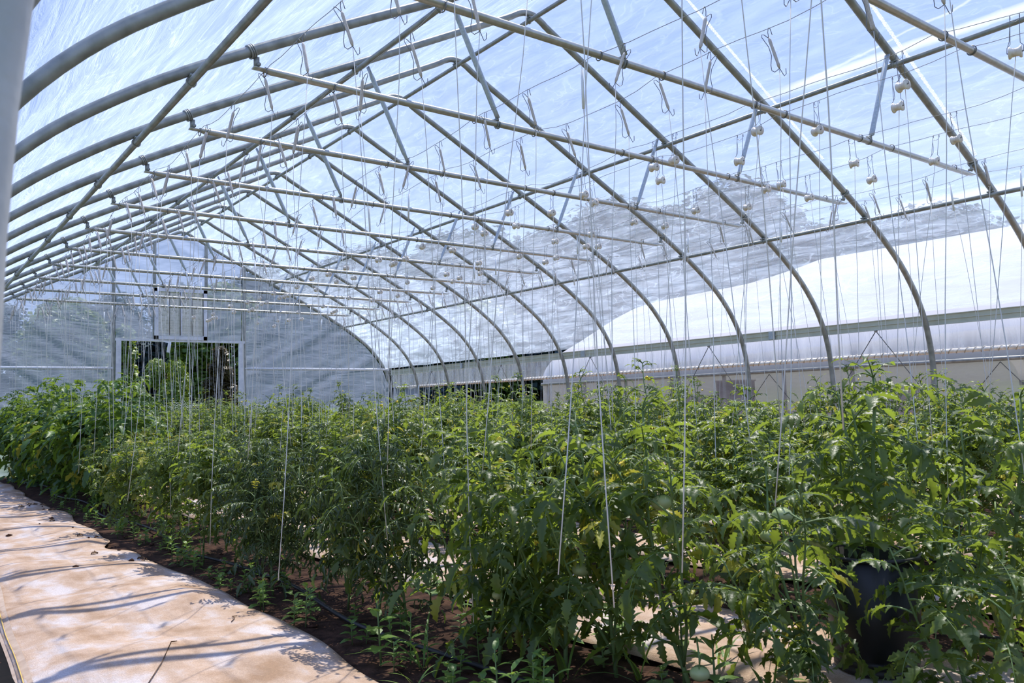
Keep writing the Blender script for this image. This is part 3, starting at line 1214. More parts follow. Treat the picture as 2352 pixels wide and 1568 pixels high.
LOOKH = ['leaning towards the end wall', 'hanging nearly straight', 'leaning towards the camera', 'tilted to the left', 'tilted to the right']
for ri, pr in enumerate(WIREX):
    for wi, wx in enumerate(pr):
        y = -2.62 + 0.17 * wi + RND.uniform(-.1, .1)
        cnt = 0
        while y < 13.0:
            cnt += 1
            kind = 'spool' if ri in (2, 3) and not (ri == 3 and wi == 1 and RND.random() < 0.4) else 'hook'
            if (ri == 3 and wi == 1 and kind == 'hook') or (ri >= 1 and kind == 'hook' and RND.random() < 0.16):
                kind = 'tube'
            pt, fresh = proto(kind, RND.randrange(5))
            z = wire_z(wx, y)
            tilt = RND.gauss(0, 0.14) if kind != 'spool' else RND.gauss(0, 0.05)
            rot = (tilt, RND.gauss(0, 0.10 if kind != 'spool' else 0.03), (RND.choice((0, 0, math.pi)) - YAW + RND.uniform(-.6, .6)) if kind != 'spool' else RND.uniform(-.3, .3))
            if kind != 'spool':
                # keep the twine close to plumb: rotate only the yaw strongly
                rot = (rot[0] * 0.5, rot[1] * 0.5, rot[2])
            noun = {'hook': 'twine-wound wire hook', 'tube': 'pale tube hook', 'spool': 'cream string spool'}[kind]
            lab = '%s, %s from the near end, %s wire above the %s row' % (noun, nth(cnt), ('left', 'right')[wi], ('mat-side', 'second', 'middle', 'fourth', 'curtain-side')[ri])
            grp = {'hook': 'twine-wound string hooks on the overhead wires', 'tube': 'pale tube string hooks on the overhead wires', 'spool': 'string spools on the overhead wires'}[kind]
            if fresh:
                pt.location = (wx, y, z)
                pt.rotation_euler = rot
                pt['label'] = lab
                pt['group'] = grp
            else:
                clone(pt, (wx, y, z), rot, lab, grp)
            y += (RND.uniform(0.32, 0.60) if y < 5 else RND.uniform(0.26, 0.46)) if kind != 'spool' else RND.choice((0.14, 0.55, 0.75, 0.95)) + RND.uniform(-.04, .1)


# ------------------------------------------------------------------ plants
def leaflet(mb, o, d, up, L, Wd, droop, fold, n, tooth=0.0, r=None, mi=0, twist=0.0):
    d = d.normalized()
    side = d.cross(up)
    if side.length < 1e-4:
        side = d.orthogonal()
    side.normalize()
    up = side.cross(d).normalized()
    p = Vector(o)
    vs, st = [p.copy()], []
    step = L / n
    for k in range(1, n):
        q = Matrix.Rotation(-droop / n, 3, side)
        d = q @ d
        up = q @ up
        if twist:
            q = Matrix.Rotation(twist / n, 3, d)
            side, up = q @ side, q @ up
        p = p + d * step
        t = k / n
        w = Wd * math.sin(math.pi * t ** 0.72) ** 0.85
        if tooth:
            w *= 1 + (tooth if k % 2 else -tooth)
        cf, sf = math.cos(fold), math.sin(fold)
        vs += [p - side * (w * cf) + up * (w * sf) - (d * (step * 0.6 * tooth) if k % 2 else Vector()), p.copy(), p + side * (w * cf) + up * (w * sf)]
    p = p + d * step
    vs.append(p)
    m = n - 1
    fs = [(0, 2, 1), (0, 3, 2)]
    for k in range(m - 1):
        a = 1 + 3 * k
        fs += [(a, a + 1, a + 4, a + 3), (a + 1, a + 2, a + 5, a + 4)]
    a = 1 + 3 * (m - 1)
    e = len(vs) - 1
    fs += [(a, a + 1, e), (a + 1, a + 2, e)]
    mb.add(vs, fs, mi)


def comp_leaf(ml, ms, o, az, elev, L, r, n=6, curl=0.0, mi=0, pairs=3, size=1.0):
    """a tomato leaf: drooping rachis with paired toothed leaflets and a terminal one"""
    d = Vector((math.cos(az) * math.cos(elev), math.sin(az) * math.cos(elev), math.sin(elev)))
    side = Vector((-math.sin(az), math.cos(az), 0))
    p = Vector(o)
    pts = [p.copy()]
    K = 7
    d = (d + Vector((r.uniform(-.25, .25), r.uniform(-.25, .25), r.uniform(-.2, .2)))).normalized()
    bend = r.uniform(0.6, 1.9)
    dirs = [d.copy()]
    for k in range(K):
        d = Matrix.Rotation(bend / K, 3, side) @ d
        # rotation about the side axis tips the leaf downward
        p = p + d * (L / K)
        pts.append(p.copy())
        dirs.append(d.copy())
    ms.tube(pts, [0.0035 - 0.0026 * k / K for k in range(K + 1)], 4, cap=False)
    Z = Vector((0, 0, 1))

    def at(t):
        x = t * K
        i = min(K - 1, int(x))
        return pts[i].lerp(pts[i + 1], x - i), dirs[i + 1]
    for q in range(pairs):
        t = 0.34 + 0.56 * q / max(1, pairs)
        for s in (-1, 1):
            pos, dd = at(t + r.uniform(-.03, .03))
            an = s * r.uniform(0.85, 1.25)
            upv = side.cross(dd).normalized() * -1
            if upv.z < 0:
                upv = -upv
            ld = Matrix.Rotation(an, 3, upv) @ dd
            ll = L * r.uniform(0.25, 0.37) * size * (1.0 if q else 0.8)
            leaflet(ml, pos, ld, upv, ll, ll * r.uniform(.20, .28) * (1 - .4 * curl), r.uniform(-0.1, 1.3) + curl, r.uniform(0.15, 0.7) + curl * 0.8, n, 0.24, r, mi, r.uniform(-1.1, 1.1))
        if r.random() < 0.6:
            pos, dd = at(min(1, t + 0.09))
            for s in (-1, 1):
                ld = Matrix.Rotation(s * 1.3, 3, Z) @ dd
                leaflet(ml, pos, ld, Z, L * 0.1, L * 0.035, 0.5, 0.2, 3, 0, r, mi)
    pos, dd = at(1.0)
    upv = side.cross(dd).normalized() * -1
    if upv.z < 0:
        upv = -upv
    ll = L * r.uniform(0.33, 0.43) * size
    leaflet(ml, pos, dd, upv, ll, ll * r.uniform(.22, .30) * (1 - .4 * curl), r.uniform(0.0, 1.1) + curl, r.uniform(0.15, 0.6) + curl * 0.8, n + 2, 0.24, r, mi, r.uniform(-.8, .8))


flower_me = None


def flower_mesh():
    b = MB()
    for k in range(6):
        a = k * math.pi / 3
        d = Vector((math.cos(a), math.sin(a), -0.35))
        leaflet(b, (0, 0, 0), d, Vector((0, 0, 1)), 0.017, 0.004, 1.1, 0.1, 4, 0)
    b.tube([(0, 0, 0.002), (0, 0, -0.011)], [0.003, 0.0015], 6)
    return b.mesh('flower', M['petal'])


def tomato_mesh(r0=0.026):
    b = MB()
    n = 22
    prof = []
    for k in range(11):
        a = math.pi * k / 10
        prof.append((max(0.0005, r0 * math.sin(a) * (1.12)), r0 * 0.86 * math.cos(a) - (0.16 * r0 if k == 0 else 0)))
    vs, fs = [], []
    for (rr, h) in prof:
        for j in range(n):
            an = 2 * math.pi * j / n
            q = rr * (1 + 0.045 * math.cos(an * 5) * min(1, rr / r0))
            vs.append((q * math.cos(an), q * math.sin(an), h))
    for i in range(10):
        for j in range(n):
            fs.append((i * n + j, i * n + (j + 1) % n, (i + 1) * n + (j + 1) % n, (i + 1) * n + j))
    b.add(vs, fs)
    return b.mesh('tomato', M['tomato'])


def calyx_mesh():
    b = MB()
    for k in range(5):
        a = k * 2 * math.pi / 5
        leaflet(b, (0, 0, 0.022), Vector((math.cos(a), math.sin(a), .25)), Vector((0, 0, 1)), 0.024, 0.0035, 0.9, 0.1, 4)
    b.tube([(0, 0, 0.02), (0.003, 0, 0.035), (0.012, 0, 0.05)], 0.002, 5)
    return b.mesh('calyx', M['stem'])


flower_me = flower_mesh()
tomato_me = tomato_mesh()
calyx_me = calyx_mesh()


def make_plant(sd, H, nleaf, L, spread, lm='leaf', n=6, curl=0.0, flowers=2, toms=0, thick=0.0075, yellow=0.05, pairs=3, size=1.0, shoots=2, lowbare=0.12, top_tuft=True, name='tomato_plant'):
    r = random.Random(sd)
    t = empty(name, (0, 0, 0), 'x', 'plant')
    ms, ml = MB(), MB()

    def stem(p0, d0, Ls, th, nl, LL, base=0.0):
        K = 10
        d = d0.normalized()
        p = Vector(p0)
        pts = [p.copy()]
        for k in range(K):
            d = (d + Vector((r.uniform(-.12, .12), r.uniform(-.12, .12), 0.06))).normalized()
            p = p + d * (Ls / K)
            pts.append(p.copy())
        ms.tube(pts, [th * (1 - 0.62 * k / K) for k in range(K + 1)], 7)
        az = r.uniform(0, 6.28)
        for q in range(nl):
            tt = base + (1 - base) * (q + 0.5) / nl
            x = tt * K
            i = min(K - 1, int(x))
            pos = pts[i].lerp(pts[i + 1], x - i)
            az += 2.4 + r.uniform(-.3, .3)
            top = max(0, (tt - 0.8) / 0.2)
            ll = LL * r.uniform(.75, 1.15) * (1 - 0.5 * top)
            elev = r.uniform(0.1, 1.0) + 0.4 * top
            comp_leaf(ml, ms, pos, az, elev, ll, r, n, curl, 1 if r.random() < yellow * (1.6 - tt) else 0, pairs, size)
        return pts

    main = stem((0, 0, -0.02), Vector((r.uniform(-.1, .1), r.uniform(-.1, .1), 1)), H, thick, nleaf, L, lowbare)
    for q in range(shoots):
        i = r.randrange(1, 7)
        a = r.uniform(0, 6.28)
        sp = spread * r.uniform(.6, 1.2)
        frac = (H - main[i].z)
        stem(main[i], Vector((math.cos(a) * sp, math.sin(a) * sp, 0.75)), frac * r.uniform(.7, 1.0), thick * 0.66, max(4, int(nleaf * 0.6)), L * 0.85, 0.2)
    if top_tuft:
        for q in range(5):
            comp_leaf(ml, ms, main[-1], r.uniform(0, 6.28), r.uniform(0.7, 1.2), L * 0.4, r, 4, 0, 0, 2, size)
    ms.build('stem', M['stem'], t)
    ml.build('foliage', [M[lm], M['leaf_yellow']], t)
    for q in range(flowers):
        i = r.randrange(5, 10)
        a = r.uniform(0, 6.28)
        o = link('flower', flower_me, t, main[i] + Vector((math.cos(a) * .07, math.sin(a) * .07, 0.03)))
        o.rotation_euler = (r.uniform(-.8, .8), r.uniform(-.8, .8), r.uniform(0, 6))
        o.scale = (1.25,) * 3
        o['label'] = 'small yellow star-shaped flower'
    for q in range(toms):
        i = r.randrange(3, 8)
        a = r.uniform(0, 6.28)
        o = link('tomato', tomato_me, t, main[i] + Vector((math.cos(a) * .06, math.sin(a) * .06, -0.03)))
        sc = r.uniform(.7, 1.1)
        o.scale = (sc, sc, sc)
        o['label'] = 'unripe pale green tomato'
        link('calyx', calyx_me, o)
    return t


PROTO = []
for sd, kw in enumerate((
        dict(H=1.02, nleaf=27, L=0.23, spread=.6, flowers=4, toms=1),
        dict(H=0.96, nleaf=26, L=0.22, spread=.7, flowers=4, toms=0),
        dict(H=1.12, nleaf=27, L=0.21, spread=.55, flowers=5, toms=1),
        dict(H=0.88, nleaf=26, L=0.23, spread=.75, flowers=3, toms=1),
        dict(H=1.00, nleaf=28, L=0.21, spread=.65, flowers=5, toms=0, yellow=.10),
        dict(H=0.94, nleaf=27, L=0.22, spread=.6, flowers=4, toms=0),
        dict(H=1.30, nleaf=26, L=0.17, spread=.35, flowers=5, toms=0))):
    PROTO.append(make_plant(sd + 11, shoots=6, pairs=4, **kw))
CURL = [make_plant(31, 0.98, 28, 0.25, .5, 'leaf_dull', 6, 0.8, 0, 1, shoots=5, pairs=4), make_plant(32, 0.88, 26, 0.24, .6, 'leaf_dull', 6, 0.6, 1, 0, shoots=5, pairs=4)]
BUSH = [make_plant(41, 1.30, 22, 0.36, .6, 'leaf_bush', 5, 0, 0, 0, shoots=5, size=1.35, pairs=3, lowbare=.05),
        make_plant(42, 1.22, 22, 0.36, .7, 'leaf_bush', 5, 0.2, 0, 0, shoots=5, size=1.35, pairs=3, lowbare=.05),
        make_plant(43, 1.36, 22, 0.34, .55, 'leaf_bush', 5, 0, 1, 0, shoots=5, size=1.35, pairs=3, lowbare=.05)]
SPARSE = [make_plant(51, 0.88, 18, 0.25, .6, 'leaf', 9, 0.2, 3, 3, shoots=4, thick=.008, lowbare=.15, pairs=4), make_plant(52, 0.80, 18, 0.26, .6, 'leaf', 9, 0.3, 3, 2, shoots=4, thick=.008, lowbare=.15, pairs=4),
          make_plant(53, 0.58, 16, 0.23, .8, 'leaf', 9, 0.15, 3, 2, shoots=4, thick=.007, lowbare=.05, pairs=4)]
BIG = [make_plant(61, 1.06, 15, 0.32, .45, 'leaf', 10, 0.15, 4, 2, shoots=3, thick=.013, lowbare=.3, yellow=0.02, pairs=4), make_plant(62, 1.04, 15, 0.31, .45, 'leaf', 10, 0.15, 4, 3, shoots=3, thick=.012, lowbare=.3, yellow=0.04, pairs=4)]
used = set()


def place_plant(p, x, y, rz, sc, lab, group, tilt=(0, 0), z=0.0):
    rot = (tilt[0], tilt[1], rz)
    if p.name not in used:
        used.add(p.name)
        p.location = (x, y, z)
        p.rotation_euler = rot
        p['label'] = lab
        p['group'] = group
        p.scale = (sc, sc, sc)
        return p
    c = clone(p, (x, y, z), rot, lab, group)
    c.scale = (sc, sc, sc)
    return c


ROWLAB = ['in the row beside the sunlit mat', 'in the second row from the sunlit mat', 'in the middle row', 'in the fourth row', 'in the row beneath the right curtain']
for ri, bx in enumerate(ROWX):
    y = -0.95 if ri == 0 else -2.4 if ri == 1 else -2.2 + 0.5 * ri
    cnt = 0
    while y < 12.9:
        cnt += 1
        x = bx + RND.uniform(-.16, .16) + (0.1 if cnt % 2 else -0.1)
        rz = RND.uniform(0, 6.28)
        sc = RND.choice((.86, .94, 1.0, 1.04, 1.1)) * RND.uniform(.96, 1.04)
        look = 'green'
        if ri == 0 and y > 6.4:
            p, look = RND.choice(BUSH), 'tall bushy dark'
            x = bx + RND.uniform(-.1, .2)
            sc = RND.uniform(.95, 1.12)
        elif ri == 0 and y < 0.0:
            p, look = RND.choice(SPARSE), 'low sparse'
            sc = RND.uniform(.9, 1.1)
        elif ri == 0 and y < 2.6 and RND.random() < .7:
            p, look = RND.choice(CURL), 'curled-leaf dark'
            sc = RND.uniform(.85, 1.0)
        elif ri == 1 and y < -1.2:
            p, look = RND.choice(SPARSE + BIG), 'open leggy'
        else:
            p = RND.choice(PROTO + ([PROTO[6], PROTO[6], PROTO[2]] if ri > 0 else []))
            look = {PROTO[0]: 'leafy', PROTO[1]: 'rounded leafy', PROTO[2]: 'flowering', PROTO[3]: 'short leafy', PROTO[4]: 'yellow-flecked', PROTO[5]: 'dense leafy', PROTO[6]: 'tall thin'}[p]
            if p is PROTO[6] and (ri < 1 or y < 0):
                p, look = PROTO[4], 'yellow-flecked'
            sc *= (0.86 if y > 3.5 else 0.92) if ri == 0 else 0.93 if ri == 1 else 1.0
        place_plant(p, x, y, rz, sc, '%s tomato plant, %s from near end, %s' % (look, nth(cnt), ROWLAB[ri]), 'tomato plants ' + ROWLAB[ri], (RND.gauss(0, .06), RND.gauss(0, .06)))
        y += RND.uniform(.26, .38) if not (ri == 0 and y < 0) else RND.uniform(.30, .42)

# two strong plants in the right foreground
pB0 = place_plant(BIG[0], -1.74, -1.60, 1.0, 0.97, 'thick-stemmed tomato plant growing out of the black tub', 'tomato plants in the right foreground', (0.02, 0.02), z=0.06)
pB1 = place_plant(BIG[1], -1.32, -1.84, 4.0, 0.97, 'thick-stemmed tomato plant with bent trunk at the right picture edge', 'tomato plants in the right foreground', (-0.05, 0.05))
pS1 = place_plant(SPARSE[1], -2.15, -1.62, 2.0, 1.05, 'low tomato plant with green fruit in front of the black tub', 'tomato plants in the right foreground')
pS0 = place_plant(SPARSE[0], -2.35, -1.25, 5.0, 1.15, 'leaning tomato plant with bare lower stem left of the black tub', 'tomato plants in the right foreground', (0.1, -0.2))
pS2 = place_plant(SPARSE[2], -1.9, -1.98, 0.6, 1.1, 'low spreading tomato plant at the bottom right corner', 'tomato plants in the right foreground')

pF1 = place_plant(SPARSE[1], -2.52, -0.78, 1.2, 1.12, 'upright tomato plant with green fruit, nearest the camera beside the sunlit mat', 'tomato plants in the right foreground')
pF2 = place_plant(SPARSE[0], -2.58, -0.36, 3.2, 1.1, 'upright tomato plant carrying one knobbly pale fruit beside the sunlit mat row', 'tomato plants in the right foreground')


def add_fruit(plant, base, at, sc):
    # a fruit truss that belongs to the plant: stalk, fruit and green calyx
    bpy.context.view_layer.update()
    inv = plant.matrix_world.inverted()
    b = MB()
    a, e = Vector((base[0], base[1], at[2] + 0.05)), Vector(at) + Vector((0, 0, 0.026 * sc))
    mid = (a + e) / 2 + Vector((0, 0, 0.05))
    b.tube([a, mid, e + Vector((0, 0, 0.025)), e], [0.004, 0.0032, 0.0028, 0.0025], 6)
    o = b.build('fruit_stalk', M['stem'], plant)
    o.matrix_parent_inverse = inv
    o = link('tomato', tomato_me, plant, at)
    o.matrix_parent_inverse = inv
    o.scale = (sc, sc, sc)
    o['label'] = 'unripe pale green tomato'
    link('calyx', calyx_me, o)


add_fruit(pS1, (-2.15, -1.62), (-2.12, -1.488, 0.597), 1.2)
add_fruit(pS1, (-2.15, -1.62), (-2.14, -1.442, 0.524), 0.95)
add_fruit(pS0, (-2.33, -1.3), (-2.2, -1.351, 0.278), 0.85)
add_fruit(pF2, (-2.57, -0.36), (-2.55, -0.422, 0.458), 1.3)
add_fruit(pF1, (-2.52, -0.78), (-2.5, -0.866, 0.378), 1.15)
add_fruit(pF1, (-2.52, -0.78), (-2.5, -0.686, 0.346), 0.9)
add_fruit(pB1, (-1.32, -1.84), (-1.25, -1.811, 0.502), 1.0)
add_fruit(pS0, (-2.38, -1.3), (-2.50, -1.42, 0.13), 1.1)

# black tub
t = empty('plant_tub', (-1.74, -1.58, 0.03), 'large black plastic tub standing on the white mat in the right foreground', 'tub')
b = MB()
b.lathe([(0.0, 0.0), (0.135, 0.0), (0.142, 0.006), (0.142, 0.02), (0.137, 0.024), (0.145, 0.03), (0.145, 0.045), (0.139, 0.05), (0.148, 0.058), (0.166, 0.40), (0.160, 0.40), (0.142, 0.06), (0.0, 0.05)], 40)
b.build('body', M['black'], t)
b = MB()
pts = [(0.168 * math.cos(a), 0.168 * math.sin(a), 0.40) for a in [2 * math.pi * k / 40 for k in range(41)]]
b.tube(pts, 0.008, 8)
b.build('rim', M['black'], t)
b = MB()
b.lathe([(0.0, 0.362), (0.08, 0.365), (0.157, 0.355)], 30)
b.build('potting_soil', M['soil'], t)

# ------------------------------------------------------------------ weeds, grass, litter on the mat
def make_weed(sd, H, n, broad):
    r = random.Random(sd)
    ms, ml = MB(), MB()
    t = empty('weed_seedling', (0, 0, 0), 'x', 'weed')
    top = Vector((r.uniform(-.01, .01), r.uniform(-.01, .01), H))
    ms.tube([(0, 0, -0.01), top * 0.5, top], [0.003, 0.0024, 0.0015], 5)
    az = 0
    for k in range(n):
        q = 0.15 + 0.85 * k / n
        az += 2.0
        ll = (0.055 if broad else 0.07) * (1.15 - 0.5 * q) * r.uniform(.8, 1.2)
        e = 0.3 + 0.7 * q
        d = Vector((math.cos(az) * math.cos(e), math.sin(az) * math.cos(e), math.sin(e)))
        leaflet(ml, top * q, d, Vector((0, 0, 1)), ll, ll * (.33 if broad else .16), 0.9, 0.15, 6, 0.08 if broad else 0, r)
    ms.build('stem', M['stem'], t)
    ml.build('foliage', M['leaf_weed'], t)
    return t


def make_grass(sd, n, L):
    r = random.Random(sd)
    b = MB()
    for k in range(n):
        a = r.uniform(0, 6.28)
        e = r.uniform(.7, 1.35)
        d = Vector((math.cos(a) * math.cos(e), math.sin(a) * math.cos(e), math.sin(e)))
        leaflet(b, (r.uniform(-.012, .012), r.uniform(-.012, .012), 0), d, Vector((0, 0, 1)), L * r.uniform(.6, 1.1), 0.0045, r.uniform(.6, 1.6), 0.2, 7)
    o = b.build('grass_tuft', M['leaf_weed'])
    tag(o, 'x', 'grass')
    return o


WEED = [make_weed(1, .09, 9, True), make_weed(2, .13, 12, False), make_weed(3, .06, 7, True), make_weed(4, .17, 14, False), make_weed(5, .11, 10, True)]
GR = [make_grass(1, 7, .26), make_grass(2, 9, .18), make_grass(3, 5, .32)]
wl_names = ['broad-leaved', 'narrow-leaved', 'tiny broad-leaved', 'tall narrow-leaved', 'leafy']
spots = []
r = random.Random(99)
for k in range(95):
    y = -1.3 + 9.5 * (k / 95) ** 1.15 + r.uniform(-.05, .05)
    spots.append((-3.05 + abs(r.gauss(0, .16)), y))
cnt = 0
for k, (x, y) in enumerate(spots):
    i = r.randrange(5)
    cnt += 1
    place_plant(WEED[i], x, y, r.uniform(0, 6.28), r.uniform(.7, 1.25), '%s weed seedling, %s from the camera along the soil strip' % (wl_names[i], nth(cnt)) if cnt < 60 else 'small green weed seedling far along the soil strip by the sunlit mat', 'weed seedlings on the soil strip')
for k, (x, y, lab) in enumerate([(-2.93, -0.42, 'long-bladed pale grass tuft at the bottom of the picture beside the hose'), (-3.08, -0.62, 'arching grass tuft at the near end of the soil strip'), (-2.6, -0.9, 'grass tuft between the low sparse plants'),
                                  (-2.55, 0.9, 'short grass tuft under the curled-leaf plants'), (-2.95, 4.6, 'pale grass tuft beside the bite in the mat'), (-2.2, -0.7, 'grass tuft at the left edge of the second mat'),
                                  (-1.45, -1.7, 'long-bladed grass tuft right of the black tub'), (-2.12, -1.2, 'dense grass tuft in the middle of the second mat'), (-2.4, -1.05, 'dense grass tuft on the soil edge near the bottom'), (-2.25, -1.5, 'grass tuft left of the black tub'), (-1.95, -1.9, 'grass tuft in the bottom right corner'), (-2.3, 0.2, 'grass tuft beside the second mat'), (-1.3, -1.25, 'grass tuft on the soil behind the black tub')]):
    place_plant(GR[k % 3], x, y, r.uniform(0, 6.28), r.uniform(.8, 1.2), lab, 'grass tufts')
# a larger seedling with toothed leaves at the bottom
for k in range(26):
    i = r.randrange(5)
    place_plant(WEED[i], r.uniform(-2.45, -2.05), r.uniform(-1.7, 0.9), r.uniform(0, 6.28), r.uniform(1.0, 1.9), '%s weed, %s along the left edge of the second mat' % (wl_names[i], nth(k + 1)), 'weeds along the second mat')
t = make_weed(21, .14, 9, True)
t.name = 'weed_seedling'
t.scale = (1.7,) * 3
t.location = (-3.0, -0.22, 0)
tag(t, 'largest bright broad-leaved weed at the bottom edge of the picture', 'weed', 'weed seedlings on the soil strip')

# drip hoses
for bx, lab in ((-2.78, 'black drip hose on the soil along the row beside the sunlit mat'), (-1.08, 'black drip hose along the second tomato row'), (0.42, 'black drip hose along the middle tomato row'), (1.7, 'black drip hose along the fourth tomato row')):
    b = MB()
    pts = [(bx + 0.06 * math.sin(k * 0.21 * 2.2 + bx), -3.2 + k * 0.21, 0.016 + 0.004 * math.sin(k)) for k in range(78)]
    b.tube(pts, 0.0105, 8)
    o = b.build('drip_hose', M['hose'])
    tag(o, lab, 'hose', 'drip hoses')

# clods, dead leaves and twigs
def clod_me(sd, s):
    r = random.Random(sd)
    b = MB()
    n = 9
    prof = [(0.001, s * .55), (s * .6, s * .42), (s, 0.08 * s), (s * .8, -s * .2), (0.001, -s * .25)]
    vs, fs = [], []
    for (rr, h) in prof:
        for j in range(n):
            a = 2 * math.pi * j / n
            q = rr * r.uniform(.7, 1.25)
            vs.append((q * math.cos(a), q * math.sin(a) * .75, h * r.uniform(.75, 1.2)))
    for i in range(4):
        for j in range(n):
            fs.append((i * n + j, i * n + (j + 1) % n, (i + 1) * n + (j + 1) % n, (i + 1) * n + j))
    b.add(vs, fs)
    return b.mesh('soil_clod', M['clod'])


def dryleaf_me(sd):
    r = random.Random(sd)
    b = MB()
    d = Vector((1, 0, .15))
    leaflet(b, (0, 0, 0.004), d, Vector((0, 0, 1)), 0.075, 0.018, 0.5, 0.7, 6, 0.25, r, 0, 0.8)
    leaflet(b, (0.01, 0.0, 0.006), Vector((.6, .7, .2)), Vector((0, 0, 1)), 0.045, 0.012, 0.9, 0.8, 5, 0.2, r, 0, -.6)
    return b.mesh('dead_leaf', M['dry'])


CL = [clod_me(k, .012 + .006 * k) for k in range(3)]
DL = [dryleaf_me(k) for k in range(3)]
r = random.Random(5)


def m1z(x, y):
    ea, eb = edge1(y)
    t = (x + 4.13 - ea) / (1.03 + eb - ea)
    fade = max(0, min(1, min(t, 1 - t) * 6))
    return mat_z(x, y, .026, .6) * (.35 + .65 * fade)


for k in range(26):
    y = r.uniform(2.6, 7.5)
    x = -3.15 - abs(r.gauss(0, .10)) if k > 8 else r.uniform(-3.9, -3.25)
    if k % 2:
        o = link('dead_leaf', DL[k % 3])
        tag(o, 'curled brown dead leaf on the sunlit mat, %s towards the end wall' % nth(k // 2 + 1), 'leaf', 'dead leaves on the sunlit mat')
    else:
        o = link('soil_clod', CL[(k // 2) % 3])
        tag(o, 'small dark soil clod on the sunlit mat, %s towards the end wall' % nth(k // 2 + 1), 'clod', 'soil clods on the sunlit mat')
    o.location = (x, y, m1z(x, y) + .003)
    o.rotation_euler = (0, 0, r.uniform(0, 6.28))
for k in range(34):
    x, y = -3.02 + abs(r.gauss(0, .2)), r.uniform(-1.2, 4.5)
    o = link('soil_clod', CL[k % 3])
    o.location = (x, y, .006)
    o.rotation_euler = (0, 0, r.uniform(0, 6.28))
    tag(o, 'dark soil clod lying on the bare soil strip beside the sunlit mat', 'clod', 'soil clods on the soil strip')
for (xa, ya, xb, yb, lab) in ((-3.85, -0.05, -3.62, 0.45, 'long thin bent twig on the near part of the sunlit mat'), (-3.28, .72, -3.24, .83, 'short twig near the right edge of the sunlit mat')):
    b = MB()
    xm, ym = (xa + xb) / 2 + .015, (ya + yb) / 2
    b.tube([(xa, ya, m1z(xa, ya) + .004), (xm, ym, m1z(xm, ym) + .007), (xb, yb, m1z(xb, yb) + .005), (xb + .02, yb - .01, m1z(xb, yb) + .006)], .0022, 5)
    o = b.build('twig', M['dry'])
    tag(o, lab, 'twig')
b = MB()
leaflet(b, (0, 0, .004), Vector((1, .3, .1)), Vector((0, 0, 1)), .045, .016, .3, .15, 6, .2)
o = b.build('fallen_leaf', M['leaf_weed'])
o.location = (-3.62, -0.62, m1z(-3.62, -0.62) + .003)
tag(o, 'single fresh green leaf fallen on the near end of the sunlit mat', 'leaf')

# ------------------------------------------------------------------ outside: neighbour greenhouse
XW, YN = 6.2, 10.0
NP = [(0.0, 1.40), (0.05, 1.65), (0.35, 1.95), (1.05, 2.30), (2.8, 3.12), (4.8, 3.55), (7.0, 3.97), (9.2, 4.55), (10.4, 4.9), (11.4, 5.0)]
NPR = smooth_prof(NP, 3)
NPF = NPR + [(22.8 - x, z) for x, z in reversed(NPR[:-1])]
t = empty('neighbouring_greenhouse', (XW, YN, 0), 'neighbouring greenhouse with bright milky roof seen through the right side', 'greenhouse')
b = MB()
n = len(NPF)
ys = rng(0, -20, 40)
for y in ys:
    for x, z in NPF:
        b.v.append((x, y, z))
for j in range(len(ys) - 1):
    for i in range(n - 1):
        a = j * n + i
        b.f.append((a, a + 1, a + n + 1, a + n))
        b.m.append(0)
b.build('roof_cover', M['film_white'], t)
b = MB()
b.add([(0, y, z) for y in (0, -20) for z in (0.0, 1.38)], [(0, 1, 3, 2)])
b.build('side_curtain', M['film_dull'], t, False)['label'] = 'cloudy pinkish side curtain'
b = MB()
for x, z in NPF:
    b.v += [(x, 0, 0.0), (x, 0, z)]
for k in range(n - 1):
    b.f.append((2 * k, 2 * k + 1, 2 * k + 3, 2 * k + 2))
    b.m.append(0)
b.build('end_cover', M['film_white'], t)
b = MB()
b.tube([(-0.03, 0, 1.40), (-0.03, -20, 1.40)], 0.028, 10)
b.build('roll_bar', M['steel'], t)['label'] = 'dull grey-brown roll bar'
for k in range(14):
    b = MB()
    b.tube([(0.06, -0.1 - 1.12 * k, 0), (0.06, -0.1 - 1.12 * k, 1.5), (0.4, -0.1 - 1.12 * k, 1.93), (1.05, -0.1 - 1.12 * k, 2.25), (2.8, -0.1 - 1.12 * k, 3.05)], 0.03, 8)
    b.build('post', M['steel'], t)
for k in range(4):
    b = MB()
    yc = -2.2 - 3.3 * k
    b.tube([(-0.02, yc - 1.1, .1), (-0.02, yc, 1.36), (-0.02, yc + 1.1, .1)], .006, 5)
    b.build('cord', M['cord'], t)
for k, (xx, yy, zz, lab) in enumerate(((7.4, 3.5, .75, 'long wooden bench inside the neighbouring greenhouse, nearer one'), (7.4, 7.2, .75, 'long wooden bench inside the neighbouring greenhouse, farther one'))):
    tt = empty('potting_bench', (xx, yy, 0), lab, 'bench', 'benches inside the neighbouring greenhouse')
    b = MB()
    b.box((0, 0, zz), (.9, 3.0, .05))
    b.build('top', M['bench'], tt, False)
    for sx in (-.38, .38):
        for sy in (-1.4, 1.4):
            b = MB()
            b.box((sx, sy, zz / 2), (.06, .06, zz))
            b.build('leg', M['bench'], tt, False)
